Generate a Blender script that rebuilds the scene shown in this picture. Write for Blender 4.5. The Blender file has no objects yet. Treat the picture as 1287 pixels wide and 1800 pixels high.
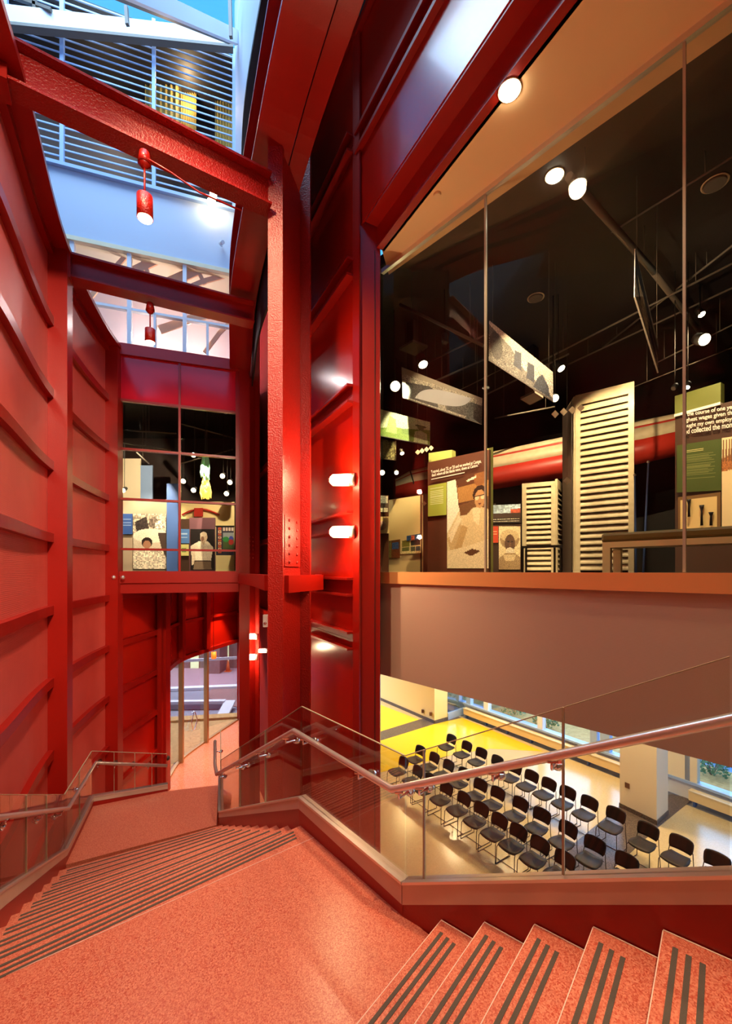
import bpy, bmesh, math, random
import numpy as np
from mathutils import Vector, Matrix
random.seed(7)
C = bpy.context.scene.collection
PI = math.pi
# ---------------------------------------------------------------- camera, world, exposure
F, CX, HY, EZ = 750.0, 643.5, 1004.0, 6.5
cd = bpy.data.cameras.new('camera'); cam = bpy.data.objects.new('camera', cd); C.objects.link(cam)
cam.location = (0, 0, EZ); cam.rotation_euler = (PI/2, 0, 0)
cd.sensor_fit = 'HORIZONTAL'; cd.sensor_width = 36; cd.lens = 36*F/1287
cd.shift_y = (HY-900)/1287; cd.clip_start = .05; cd.clip_end = 300
bpy.context.scene.camera = cam
vs = bpy.context.scene.view_settings
vs.view_transform = 'Standard'; vs.look = 'None'; vs.exposure = 0.85; vs.gamma = 1; vs.use_curve_mapping = False
w = bpy.data.worlds.new('dusk'); bpy.context.scene.world = w; w.use_nodes = True
nt = w.node_tree; bg = nt.nodes['Background']
tc = nt.nodes.new('ShaderNodeTexCoord'); sx = nt.nodes.new('ShaderNodeSeparateXYZ'); rp = nt.nodes.new('ShaderNodeValToRGB')
nt.links.new(tc.outputs['Generated'], sx.inputs[0]); nt.links.new(sx.outputs['Z'], rp.inputs[0]); nt.links.new(rp.outputs[0], bg.inputs[0])
rp.color_ramp.elements[0].position = 0.0; rp.color_ramp.elements[0].color = (.24, .46, .95, 1)
rp.color_ramp.elements[1].position = .6; rp.color_ramp.elements[1].color = (.07, .36, .80, 1)
bg.inputs[1].default_value = 1.0

def light(kind, name, loc, energy, color, target=None, **kw):
    l = bpy.data.lights.new(name, kind); l.energy = energy; l.color = color
    o = bpy.data.objects.new(name, l); C.objects.link(o); o.location = loc
    if target is not None:
        o.rotation_euler = (Vector(target)-Vector(loc)).to_track_quat('-Z', 'Y').to_euler()
    for k, v in kw.items(): setattr(l, k, v)
    return o
WARM = (1, .72, .42); WARM2 = (1, .82, .58); COOL = (.62, .78, 1)
# daylight entering through the skylight over the atrium
light('AREA', 'skylight_daylight', (-4.6, 6.5, 23), 1100, (.62, .80, 1), (-3.6, 7.0, 5), shape='RECTANGLE', size=6.0, size_y=9)
# ceiling lamps high above the stair hall, and fill spots added to brighten it
light('SPOT', 'stair_downlight', (.6, 1.4, 13.4), 1250, WARM, (-.5, 3.0, 4), spot_size=.9, spot_blend=.9, shadow_soft_size=.1)
light('SPOT', 'stair_downlight', (2.4, .6, 15.0), 1500, WARM, (1.0, 1.6, 4.5), spot_size=.85, spot_blend=.9, shadow_soft_size=.1)
light('SPOT', 'hall_fill', (1.6, -1.6, 12.5), 3600, WARM2, (-5.5, 7.4, 7.2), spot_size=.88, spot_blend=1, shadow_soft_size=.3)
light('SPOT', 'hall_fill', (-2.4, 3.3, 13.4), 1200, WARM, (-.5, 7.6, 6.6), spot_size=1.0, spot_blend=1, shadow_soft_size=.2)
for x, y in ((5.0, 15.0), (6.2, 11.8), (6.8, 8.6), (3.6, 17.6)):
    light('AREA', 'auditorium_ceiling_lamp', (x, y, 4.74), 84, (1, .76, .42), (x, y, 0), shape='DISK', size=.35)
light('AREA', 'auditorium_far_lamp', (2.0, 19.6, 4.74), 130, (1, .80, .40), (2.0, 19.6, 0), shape='DISK', size=1.2)
light('AREA', 'window_daylight', (9.6, 16.2, 2.6), 420, (.34, .60, 1), (6.2, 14.0, .5), shape='RECTANGLE', size=8, size_y=3.4)
for x, y in ((-3.9, 12.6), (-4.6, 14.8), (-5.2, 16.9)):
    light('SPOT', 'lobby_downlight', (x, y, 5.9), 430, (1, .64, .36), (x-.3, y, 0), spot_size=1.15, spot_blend=.5, shadow_soft_size=.06)
light('AREA', 'street_daylight', (-11.5, 23, 11), 2900, (.86, .88, 1), (-9.5, 21, 0), shape='RECTANGLE', size=9, size_y=9)

# ---------------------------------------------------------------- helpers
def P(px, py, d): return Vector(((px-CX)/F*d, d, EZ+(HY-py)/F*d))
def PH(px, py, z):
    d = F*(EZ-z)/(py-HY); return Vector(((px-CX)/F*d, d, z))
def on_line(px, A, B):                       # where the sight line at column px meets the plan line A-B
    k = (px-CX)/F; dx, dy = B[0]-A[0], B[1]-A[1]
    t = (k*A[1]-A[0])/(dx-k*dy); return (A[0]+dx*t, A[1]+dy*t)
MATS = {}
def mat(name, col, rough=.5, metal=0, noise=None, bump=None, spec=.5, coat=0):
    """noise = (scale, colour2, amount) ; bump = (kind, scale, strength)"""
    m = bpy.data.materials.new(name); m.use_nodes = True; n = m.node_tree.nodes; L = m.node_tree.links
    b = n['Principled BSDF']; b.inputs['Base Color'].default_value = (*col, 1); b.inputs['Roughness'].default_value = rough
    b.inputs['Metallic'].default_value = metal; b.inputs['Specular IOR Level'].default_value = spec
    if coat: b.inputs['Coat Weight'].default_value = coat; b.inputs['Coat Roughness'].default_value = .08
    t = n.new('ShaderNodeTexCoord')
    if noise:
        kind = noise[3] if len(noise) > 3 else 'noise'
        if kind == 'noise':
            x = n.new('ShaderNodeTexNoise'); x.inputs['Scale'].default_value = noise[0]; x.inputs['Detail'].default_value = 4; out = x.outputs['Fac']
        else:
            x = n.new('ShaderNodeTexVoronoi'); x.inputs['Scale'].default_value = noise[0]; out = x.outputs['Color']
        L.new(t.outputs['Object'], x.inputs['Vector'])
        r = n.new('ShaderNodeValToRGB'); r.color_ramp.elements[0].position = .5-noise[2]/2; r.color_ramp.elements[1].position = .5+noise[2]/2
        r.color_ramp.elements[0].color = (*col, 1); r.color_ramp.elements[1].color = (*noise[1], 1)
        L.new(out, r.inputs[0]); L.new(r.outputs[0], b.inputs['Base Color'])
    if bump:
        if bump[0] == 'noise':
            x = n.new('ShaderNodeTexNoise'); x.inputs['Scale'].default_value = bump[1]; x.inputs['Detail'].default_value = 3; out = x.outputs['Fac']
        else:
            x = n.new('ShaderNodeTexWave'); x.bands_direction = 'Z'; x.inputs['Scale'].default_value = bump[1]; x.inputs['Distortion'].default_value = 1.2; x.inputs['Detail'].default_value = 2; out = x.outputs['Fac']
        L.new(t.outputs['Object'], x.inputs['Vector'])
        bp = n.new('ShaderNodeBump'); bp.inputs['Strength'].default_value = bump[2]; bp.inputs['Distance'].default_value = .02
        L.new(out, bp.inputs['Height']); L.new(bp.outputs[0], b.inputs['Normal'])
    MATS[name] = m; return m
def emis(name, col, s):
    m = bpy.data.materials.new(name); m.use_nodes = True; b = m.node_tree.nodes['Principled BSDF']
    b.inputs['Base Color'].default_value = (*col, 1); b.inputs['Emission Color'].default_value = (*col, 1); b.inputs['Emission Strength'].default_value = s
    return m
def glass(name, tint=(1, 1, 1), refl=.5, rough=.0):
    m = bpy.data.materials.new(name); m.use_nodes = True; n = m.node_tree.nodes; L = m.node_tree.links; n.clear()
    o = n.new('ShaderNodeOutputMaterial'); mx = n.new('ShaderNodeMixShader'); tr = n.new('ShaderNodeBsdfTransparent'); gl = n.new('ShaderNodeBsdfGlossy')
    fr = n.new('ShaderNodeFresnel'); fr.inputs[0].default_value = 1.45; mu = n.new('ShaderNodeMath'); mu.operation = 'MULTIPLY'; mu.inputs[1].default_value = refl
    tr.inputs[0].default_value = (*tint, 1); gl.inputs['Roughness'].default_value = rough
    L.new(fr.outputs[0], mu.inputs[0]); L.new(mu.outputs[0], mx.inputs[0]); L.new(tr.outputs[0], mx.inputs[1]); L.new(gl.outputs[0], mx.inputs[2]); L.new(mx.outputs[0], o.inputs[0])
    return m
M_red = mat('red_paint', (.32, .0055, .0016), .34, bump=('noise', 60, .06))
M_redrough = mat('red_fireproof_paint', (.33, .006, .002), .36, bump=('noise', 45, .55))
M_panel = mat('red_scrim_panel', (.66, .092, .070), .5, noise=(2.2, (.60, .070, .052), .5), bump=('wave', 14, .10))
M_gloss = mat('red_gloss_panel', (.43, .008, .002), .2, coat=.2)
M_matte = mat('red_matte_paint', (.34, .006, .002), .75, spec=.2)
M_spandrel = mat('red_spandrel_glass', (.62, .010, .022), .14)
M_terr = mat('coral_terrazzo', (.43, .066, .036), .28, noise=(150, (.66, .22, .13), .7, 'voronoi'), spec=.5)
M_lobby = mat('orange_terrazzo', (.64, .20, .10), .14, noise=(60, (.70, .32, .2), .6, 'voronoi'))
M_grip = mat('dark_grip_strip', (.085, .062, .045), .8, bump=('noise', 300, .4))
M_edge = mat('pale_edge_strip', (.75, .52, .42), .4)
M_scratch = mat('floor_joint', (.74, .42, .34), .4)
M_cream = mat('cream_terrazzo', (.68, .53, .27), .22, noise=(70, (.58, .44, .21), .6, 'voronoi'))
M_yellow = mat('yellow_terrazzo', (.86, .58, .012), .2)
M_darkfl = mat('dark_speckled_terrazzo', (.045, .035, .028), .3, noise=(60, (.16, .12, .1), .5, 'voronoi'))
M_steel = mat('brushed_steel', (.74, .70, .64), .28, .8)
M_chrome = mat('chrome', (.8, .78, .75), .08, 1)
M_clad = mat('bronze_curb_cladding', (.62, .48, .39), .32, .2, noise=(3, (.52, .39, .32), .6))
M_taupe = mat('taupe_bulkhead', (.48, .33, .25), .5, bump=('wave', 24, .05))
M_copper = mat('copper_sill', (.86, .46, .17), .26, .4)
M_soffit = mat('tan_soffit', (.86, .56, .29), .6)
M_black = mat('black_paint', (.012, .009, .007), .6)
M_darkceil = mat('dark_ceiling', (.018, .012, .009), .7)
M_darkbrown = mat('dark_brown_wall', (.05, .028, .02), .6)
M_pipe = mat('grey_pipe', (.16, .13, .10), .45)
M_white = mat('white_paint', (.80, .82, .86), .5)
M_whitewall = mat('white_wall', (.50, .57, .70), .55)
M_slat = mat('blue_white_louvre', (.36, .50, .74), .4)
M_creamw = mat('cream_wall', (.84, .72, .48), .6)
M_yellww = mat('pale_yellow_wall', (.86, .68, .30), .6)
M_tan = mat('tan_board', (.80, .60, .30), .55)
M_gold = mat('gold_curtain', (.34, .25, .06), .7)
M_board = mat('brown_board', (.12, .040, .020), .45)
M_board2 = mat('dark_brown_board', (.06, .030, .016), .45)
M_lime = mat('lime_board', (.50, .55, .14), .5)
M_olive = mat('olive_board', (.13, .15, .025), .5)
M_green = mat('green_board', (.065, .105, .02), .5)
M_shut = mat('weathered_shutter', (.50, .41, .25), .65, noise=(9, (.40, .32, .18), .5))
M_hullw = mat('cream_hull', (.82, .68, .44), .5, noise=(6, (.7, .55, .34), .4))
M_hullr = mat('red_hull', (.55, .035, .02), .4)
M_bench = mat('olive_leather', (.13, .10, .022), .45)
M_benchleg = mat('pale_wood', (.60, .50, .25), .45)
M_chair = mat('black_plastic', (.012, .007, .006), .45, spec=.25)
M_seat = mat('black_upholstery', (.02, .016, .015), .5, spec=.3)
M_wire = mat('dark_wire', (.04, .03, .025), .3, .7)
M_blueb = mat('blue_board', (.05, .11, .30), .5)
M_purple = mat('mauve_board', (.16, .07, .08), .5)
M_orange = mat('orange_streak', (.90, .46, .20), .5)
M_brick = mat('brick', (.30, .17, .15), .8, noise=(8, (.22, .11, .09), .5))
M_asphalt = mat('asphalt', (.24, .25, .29), .85, noise=(30, (.18, .19, .22), .4))
M_paver = mat('sand_paving', (.62, .36, .11), .8, noise=(7, (.42, .23, .06), .35))
M_kerb = mat('pale_stone', (.66, .66, .68), .7)
M_bronze = mat('bronze_frame', (.50, .30, .13), .35, .6)
M_leaf = mat('leaf', (.09, .20, .05), .6, noise=(9, (.04, .12, .06), .5))
M_cone = mat('cone_orange', (.85, .16, .03), .5)
M_txt = mat('white_lettering', (.85, .80, .68), .6)
M_txt2 = mat('pale_green_lettering', (.55, .56, .30), .6)
M_joint = mat('glass_joint', (.42, .36, .27), .35)
M_gedge = mat('glass_edge', (.36, .30, .20), .2)
M_lamp = emis('lamp_glow', (1, .80, .45), 16)
M_lampw = emis('lamp_glow_pale', (1, .9, .66), 26)
M_lampsm = emis('spot_glow', (1, .86, .55), 14)
M_orglass = emis('orange_glass_glow', (1, .15, .015), .9)
M_glass = glass('clear_glass', (.95, .94, .92), .10)
M_rail = glass('railing_glass', (.93, .90, .86), .36)
M_pane = glass('window_pane', (.95, .95, .97), .6)
M_sky = glass('roof_glass', (.80, .92, 1), .6)
M_lampglass = glass('lamp_glass', (1, .92, .75), .5)
# vertex-colour material for printed photographs
def print_mat():
    m = bpy.data.materials.new('photo_print'); m.use_nodes = True; n = m.node_tree.nodes; b = n['Principled BSDF']
    a = n.new('ShaderNodeVertexColor'); a.layer_name = 'print'; m.node_tree.links.new(a.outputs[0], b.inputs['Base Color']); b.inputs['Roughness'].default_value = .5
    return m
M_print = print_mat()

class MB:
    def __init__(s): s.v = []; s.f = []; s.mi = []; s.m = 0; s.sm = []; s.smooth = False
    def add(s, vs_, fs):
        o = len(s.v); s.v += [tuple(x) for x in vs_]
        for f in fs: s.f.append([i+o for i in f]); s.mi.append(s.m); s.sm.append(s.smooth)
    def quad(s, a, b, c, d): s.add([a, b, c, d], [(0, 1, 2, 3)])
    def hexa(s, b4, t4):
        s.add(list(b4)+list(t4), [(3, 2, 1, 0), (4, 5, 6, 7), (0, 1, 5, 4), (1, 2, 6, 5), (2, 3, 7, 6), (3, 0, 4, 7)])
    def box(s, x0, x1, y0, y1, z0, z1):
        s.hexa([(x0, y0, z0), (x1, y0, z0), (x1, y1, z0), (x0, y1, z0)], [(x0, y0, z1), (x1, y0, z1), (x1, y1, z1), (x0, y1, z1)])
    def prism(s, poly, z0, z1):
        n = len(poly); a = sum(poly[i][0]*poly[(i+1) % n][1]-poly[(i+1) % n][0]*poly[i][1] for i in range(n))
        if a < 0: poly = poly[::-1]
        s.add([(p[0], p[1], z0) for p in poly]+[(p[0], p[1], z1) for p in poly],
              [tuple(range(n-1, -1, -1)), tuple(range(n, 2*n))]+[(i, (i+1) % n, (i+1) % n+n, i+n) for i in range(n)])
    def plate(s, p0, p1, zb0, zt0, zb1, zt1, th, off=0):     # vertical plate between plan points
        d = Vector((p1[0]-p0[0], p1[1]-p0[1])).normalized(); n = Vector((-d.y, d.x))
        a = n*(off-th/2); b = n*(off+th/2)
        q = [(p0[0]+a.x, p0[1]+a.y), (p1[0]+a.x, p1[1]+a.y), (p1[0]+b.x, p1[1]+b.y), (p0[0]+b.x, p0[1]+b.y)]
        s.hexa([(*q[0], zb0), (*q[1], zb1), (*q[2], zb1), (*q[3], zb0)], [(*q[0], zt0), (*q[1], zt1), (*q[2], zt1), (*q[3], zt0)])
    def bar(s, p0, p1, wd, ht, up=(0, 0, 1)):
        p0, p1 = Vector(p0), Vector(p1); d = (p1-p0).normalized(); u = Vector(up)
        if abs(d.dot(u)) > .99: u = Vector((0, 1, 0))
        r = d.cross(u).normalized(); u = r.cross(d)
        a, b = r*wd/2, u*ht/2
        s.hexa([p0-a-b, p0+a-b, p0+a+b, p0-a+b], [p1-a-b, p1+a-b, p1+a+b, p1-a+b])
    def tube(s, pts, r, n=8, cap=True):
        pts = [Vector(p) for p in pts]; rings = []; sm = s.smooth; s.smooth = True
        rr = r if isinstance(r, (list, tuple)) else [r]*len(pts)
        ref = None; o = len(s.v)
        for i, p in enumerate(pts):
            d = (pts[min(i+1, len(pts)-1)]-pts[max(i-1, 0)]).normalized()
            if ref is None: ref = d.orthogonal().normalized()
            ref = (ref-d*ref.dot(d))
            ref = ref.normalized() if ref.length > 1e-6 else d.orthogonal().normalized()
            b = d.cross(ref)
            rings += [p+(ref*math.cos(2*PI*k/n)+b*math.sin(2*PI*k/n))*rr[i] for k in range(n)]
        fs = []
        for i in range(len(pts)-1):
            for k in range(n):
                fs.append((i*n+k, i*n+(k+1) % n, (i+1)*n+(k+1) % n, (i+1)*n+k))
        s.add(rings, fs); s.smooth = False
        if cap:
            s.f.append([o+k for k in range(n-1, -1, -1)]); s.f.append([o+(len(pts)-1)*n+k for k in range(n)])
            s.mi += [s.m]*2; s.sm += [False]*2
        s.smooth = sm
    def cyl(s, p0, p1, r0, r1=None, n=16): s.tube([p0, p1], [r0, r0 if r1 is None else r1], n)
    def ball(s, c, r, sz=1, n=10, m=6):
        sm = s.smooth; s.smooth = True; c = Vector(c); vs_ = []; fs = []
        for j in range(m+1):
            a = PI*j/m
            for k in range(n): vs_.append(c+Vector((math.sin(a)*math.cos(2*PI*k/n)*r, math.sin(a)*math.sin(2*PI*k/n)*r, math.cos(a)*r*sz)))
        for j in range(m):
            for k in range(n): fs.append((j*n+k, (j+1)*n+k, (j+1)*n+(k+1) % n, j*n+(k+1) % n))
        s.add(vs_, fs); s.smooth = sm
    def build(s, name, mats, parent=None, bevel=0):
        if not isinstance(mats, (list, tuple)): mats = [mats]
        o0 = wloc(parent) if parent else Vector((0, 0, 0))
        me = bpy.data.meshes.new(name); me.from_pydata([Vector(v)-o0 for v in s.v], [], s.f)
        for m in mats: me.materials.append(m)
        me.polygons.foreach_set('material_index', s.mi); me.polygons.foreach_set('use_smooth', s.sm); me.update()
        o = bpy.data.objects.new(name, me); C.objects.link(o)
        if parent: o.parent = parent
        if bevel:
            b = o.modifiers.new('bevel', 'BEVEL'); b.width = bevel; b.segments = 2; b.limit_method = 'ANGLE'
        return o
def wloc(o):
    v = Vector((0, 0, 0))
    while o: v += o.location; o = o.parent
    return v
def tag(o, label=None, cat=None, group=None, kind=None):
    if label: o['label'] = label
    if cat: o['category'] = cat
    if group: o['group'] = group
    if kind: o['kind'] = kind
    return o
def empty(name, loc, label=None, cat=None, group=None, kind=None):
    o = bpy.data.objects.new(name, None); C.objects.link(o); o.location = loc; o.empty_display_size = .1
    return tag(o, label, cat, group, kind)
def copy_tree(o, parent=None):
    c = o.copy(); C.objects.link(c)
    if parent: c.parent = parent
    for ch in [x for x in bpy.data.objects if x.parent == o and x is not c]: copy_tree(ch, c)
    return c
def shape(fn):
    m = MB(); fn(m); return m
def plated(*a, **k):
    m = MB(); m.plate(*a, **k); return m
def spline(pts, n=8):
    out = []; q = [2*Vector(pts[0])-Vector(pts[1])]+[Vector(p) for p in pts]+[2*Vector(pts[-1])-Vector(pts[-2])]
    for i in range(1, len(q)-2):
        for k in range(n):
            t = k/n; a, b, c, d = q[i-1:i+3]
            out.append(.5*((2*b)+(c-a)*t+(2*a-5*b+4*c-d)*t*t+(3*b-a-3*c+d)*t**3))
    return out+[Vector(pts[-1])]
def ribbon(m, path, z0, z1, th, off=0, dz=None):       # curved vertical strip with thickness along a plan path
    n = len(path); L = []; R = []
    for i, p in enumerate(path):
        d = (Vector(path[min(i+1, n-1)])-Vector(path[max(i-1, 0)])); d = Vector((d.x, d.y)).normalized(); nn = Vector((-d.y, d.x))
        L.append((p[0]+nn.x*(off-th/2), p[1]+nn.y*(off-th/2))); R.append((p[0]+nn.x*(off+th/2), p[1]+nn.y*(off+th/2)))
    o = len(m.v); sm = m.smooth; m.smooth = False
    vv = []; ff = []
    dz = dz or [0]*n
    for a, b, e in zip(L, R, dz): vv += [(*a, z0+e), (*a, z1+e), (*b, z1+e), (*b, z0+e)]
    for i in range(n-1):
        for k in range(4): ff.append((i*4+k, (i+1)*4+k, (i+1)*4+(k+1) % 4, i*4+(k+1) % 4))
    ff += [(0, 1, 2, 3), ((n-1)*4+3, (n-1)*4+2, (n-1)*4+1, (n-1)*4)]
    m.add(vv, ff); m.smooth = sm
def ibeam(m, p0, p1, wd, ht, tf=.03, tw=.03): # top of the beam at z of the points
    p0, p1 = Vector(p0), Vector(p1); z = Vector((0, 0, 1))
    m.bar(p0-z*tf/2, p1-z*tf/2, wd, tf); m.bar(p0-z*(ht-tf/2), p1-z*(ht-tf/2), wd, tf); m.bar(p0-z*ht/2, p1-z*ht/2, tw, ht-2*tf)
def text(s, origin, right, up, height, width, material, parent, name='lettering', spacing=1.0):
    cu = bpy.data.curves.new('t', 'FONT'); cu.body = s; cu.size = 1; cu.offset = .012; cu.space_line = spacing; cu.extrude = .004
    o = bpy.data.objects.new('t', cu); C.objects.link(o)
    dg = bpy.context.evaluated_depsgraph_get(); dg.update()
    me = bpy.data.meshes.new_from_object(o.evaluated_get(dg)); bpy.data.objects.remove(o); bpy.data.curves.remove(cu)
    co = np.array([v.co[:] for v in me.vertices]); mn, mx = co.min(0), co.max(0)
    r = Vector(right).normalized(); u = Vector(up).normalized(); n = r.cross(u)
    o0 = wloc(parent)
    for v in me.vertices:
        x = (v.co.x-mn[0])/(mx[0]-mn[0])*width; y = (v.co.y-mn[1])/(mx[1]-mn[1])*height; zz = v.co.z
        v.co = Vector(origin)+r*x+u*y+n*zz*.5-o0
    me.name = name; me.materials.append(material); ob = bpy.data.objects.new(name, me); C.objects.link(ob); ob.parent = parent
    return ob
# ---- painted prints: a fine grid mesh whose faces carry the picture's colours
def srgb(c): return tuple(((x/255)/12.92 if x/255 <= .04045 else ((x/255+.055)/1.055)**2.4) for x in c)
class Pic:
    def __init__(s, nx, ny, bgc):
        s.nx, s.ny = nx, ny; s.u, s.v = np.meshgrid((np.arange(nx)+.5)/nx, (np.arange(ny)+.5)/ny); s.a = np.zeros((ny, nx, 3)); s.a[:] = bgc
        s.r = np.random.RandomState(3)
    def ell(s, cx, cy, rx, ry, c, rot=0):
        du, dv = s.u-cx, s.v-cy; k, q = math.cos(rot), math.sin(rot); x = (du*k+dv*q)/rx; y = (-du*q+dv*k)/ry
        s.a[x*x+y*y < 1] = c; return s
    def poly(s, pts, c):
        ins = np.zeros(s.u.shape, bool); j = len(pts)-1
        for i in range(len(pts)):
            xi, yi = pts[i]; xj, yj = pts[j]
            hit = ((yi > s.v) != (yj > s.v)) & (s.u < (xj-xi)*(s.v-yi)/((yj-yi) or 1e-9)+xi); ins ^= hit; j = i
        s.a[ins] = c; return s
    def noise(s, amt, region=None, block=1):
        n = s.r.rand((s.ny+block-1)//block, (s.nx+block-1)//block); n = np.kron(n, np.ones((block, block)))[:s.ny, :s.nx]
        f = (1+amt*(n-.5)*2)[..., None]
        if region is not None: f = np.where(region[..., None], f, 1)
        s.a = np.clip(s.a*f, 0, 255); return s
    def grad(s, c0, c1):
        s.a = np.array(c0)*(1-s.v[..., None])+np.array(c1)*s.v[..., None]; return s
def print_mesh(name, tl, tr, br, bl, pic, parent=None, th=.012, back=M_board2):
    tl, tr, br, bl = map(Vector, (tl, tr, br, bl)); o0 = wloc(parent) if parent else Vector((0, 0, 0))
    nx, ny = pic.nx, pic.ny; vs_ = []; fs = []
    for j in range(ny+1):
        for i in range(nx+1):
            a = tl.lerp(tr, i/nx); b = bl.lerp(br, i/nx); vs_.append(a.lerp(b, j/ny)-o0)
    for j in range(ny):
        for i in range(nx): fs.append((j*(nx+1)+i, (j+1)*(nx+1)+i, (j+1)*(nx+1)+i+1, j*(nx+1)+i+1))
    n = (bl-tl).cross(tr-tl).normalized(); nf = len(fs); k = len(vs_)
    c = [tl, bl, br, tr]; vs_ += [x-o0 for x in c]+[x-n*th-o0 for x in c]
    fs += [(k+7, k+6, k+5, k+4), (k, k+4, k+5, k+1), (k+1, k+5, k+6, k+2), (k+2, k+6, k+7, k+3), (k+3, k+7, k+4, k)]
    me = bpy.data.meshes.new(name); me.from_pydata(vs_, [], fs); me.materials.append(M_print); me.materials.append(back)
    lin = np.vectorize(lambda x: x/12.92 if x <= .04045 else ((x+.055)/1.055)**2.4)(np.clip(pic.a, 0, 255)/255).reshape(-1, 3)
    at = me.color_attributes.new('print', 'FLOAT_COLOR', 'CORNER')
    cols = np.ones((len(me.loops), 4)); cols[:nf*4, :3] = np.repeat(lin, 4, axis=0); at.data.foreach_set('color', cols.ravel())
    mi = [0]*nf+[1]*5; me.polygons.foreach_set('material_index', mi); me.update()
    o = bpy.data.objects.new(name, me); C.objects.link(o)
    if parent: o.parent = parent
    return o

# ================================================================ SETTING
def struct(m, name, mats, **k): return tag(m.build(name, mats, **k), kind='structure')
# plan of the drum-shaped left wall
CURVE = spline([(-1.80, .5), (-2.88, 2.55), (-3.76, 4.45), (-4.98, 6.94), (-5.85, 9.9), (-5.98, 12.6)], 10)
DOORC = spline([(-5.98, 12.6), (-6.30, 14.5), (-6.08, 16.2), (-5.50, 18.9)], 8)
POSTI = [12, 30, 40, 50]
# right red wall line
RB0, RB1 = (-.166, 6.75), (-1.12, 8.56)
WALLB = [Vector(p) for p in [RB0, RB1, (-2.35, 11.0), (-3.75, 14.0), (-4.75, 16.6), (-5.5, 18.9)]]
# floors
g = MB(); g.box(-45, 45, -12, 70, -.25, -.03); struct(g, 'ground', M_asphalt)
f = MB(); f.prism([(p.x, p.y) for p in CURVE]+[(p.x, p.y) for p in DOORC[1:]]+[(p.x, p.y) for p in WALLB[::-1]]+[(.4, 3.0), (-1.5, .5)], -.03, 0); struct(f, 'floor_lobby', M_lobby)
WA = Vector((4.31, 18.97)); WD = Vector((.545, -.838))
def wl(t, off=0): p = WA+WD*t; return (p.x+.838*off, p.y+.545*off)
TF = [(.4, 3.0), (-.12, 6.8), RB1, (-2.35, 11.0), (-3.75, 14.0), (-4.75, 16.6), (-5.4, 18.9), (-1.5, 24.5), (.3, 24.5), (4.31, 18.97), wl(10), (10, 6), (6, 2)]
f = MB(); f.prism(TF, -.03, 0); struct(f, 'floor_auditorium', M_cream)
def floor_patch(name, pix, m, z=.004):
    a = MB(); a.prism([PH(x, y, 0)[:2] for x, y in pix], 0.0005, z); return struct(a, name, m)
floor_patch('floor_yellow', [(600, 1326), (669, 1302), (763, 1273), (812, 1262), (955, 1321), (900, 1318), (862, 1316), (800, 1326), (745, 1340), (668, 1358), (600, 1372)], M_yellow)
floor_patch('floor_yellow_corner', [(600, 1262), (600, 1304), (669, 1286), (737, 1265), (669, 1239), (600, 1212)], M_yellow)
floor_patch('floor_dark_band', [(600, 1304), (600, 1326), (669, 1302), (763, 1273), (812, 1262), (800, 1257), (737, 1265), (669, 1286)], M_darkfl, .006)
floor_patch('floor_dark_bay', [(1160, 1452), (1218, 1405), (1182, 1396), (1089, 1417), (1008, 1484), (985, 1520), (1055, 1548)], M_darkfl, .006)

# landings ---------------------------------------------------------------
LZ, MZ = 4.0, 2.5
LT, LBt = Vector((-2.62, 2.50)), Vector((-4.10, 5.81))
RT, RBt = Vector((-.636, 4.20)), Vector((-2.354, 6.726))
EDGE_END = Vector((.40, 2.97))
NOS0 = Vector((.503, 2.87)); NDIR = Vector((-.643, -.766)); SDIR = Vector((.766, -.643))
SW = 3.2
n_end = NOS0+NDIR*SW
land = [RT, EDGE_END, NOS0-SDIR*.02, n_end-SDIR*.02, Vector((-2.05, 1.25)), LT]
m = MB(); m.prism([(p.x, p.y) for p in land], LZ-.22, LZ); struct(m, 'floor_landing', M_terr)
m = MB()
# pale divider strip set in the landing floor
a0, a1 = PH(10, 1715, LZ), PH(553, 1472, LZ)
m.bar(a0+Vector((0, 0, .001)), a1+Vector((0, 0, .001)), .006, .004)
struct(m, 'trim_1', M_scratch)
midl = [LBt, RBt, Vector((-2.77, 7.98)), Vector((-3.65, 7.75)), Vector((-4.65, 7.26))]
m = MB(); m.prism([(p.x, p.y) for p in midl], MZ-.2, MZ); struct(m, 'floor_mid_landing', M_terr)

# stair flights: each step is a part, its grip strips a sub-part ------------
def flight(name, label, L0, L1, R0, R1, n, ztop, rise, nose_in=.30, grip=True, ends='both'):
    """treads numbered from the top nosing down; L/R are plan lines of the left and right tread ends"""
    root = empty(name, (R0.x, R0.y, ztop), label, 'stairs')
    for k in range(1, n+1):
        z = ztop-rise*k; t0, t1 = (k-1)/n, k/n
        if k == n: break
        a, b = L0.lerp(L1, t0), R0.lerp(R1, t0); c, d = L0.lerp(L1, t1), R0.lerp(R1, t1)
        s = MB(); s.prism([a[:], b[:], d[:], c[:]], z-.06, z); s.prism([c[:], d[:], d.lerp(b, .08)[:], c.lerp(a, .08)[:]], z-rise, z-.06)
        st = s.build('step', M_terr, root)
        if grip: strips(st, c, d, (a-c).normalized(), z)
    if grip:
        tp = MB(); back = (L0-L1).normalized(); strips_mesh(tp, L0, R0, back, ztop); tp.build('grip_strip', M_grip, root)
    # riser below the landing edge
    s = MB(); bk = (L0-L1).normalized()*.03
    s.prism([L0[:], R0[:], (R0+bk)[:], (L0+bk)[:]], ztop-rise, ztop-.002); s.build('riser', M_terr, root)
    return root
def strips_mesh(g, c, d, back, z):
    e = (d-c).normalized(); i0, i1 = c+e*.10, d-e*.10
    for q in (.05, .10, .15):
        o = back*q; p0, p1 = i0+o, i1+o; h = back*.011
        g.prism([(p0-h)[:], (p1-h)[:], (p1+h)[:], (p0+h)[:]], z+.0005, z+.003)
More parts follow.
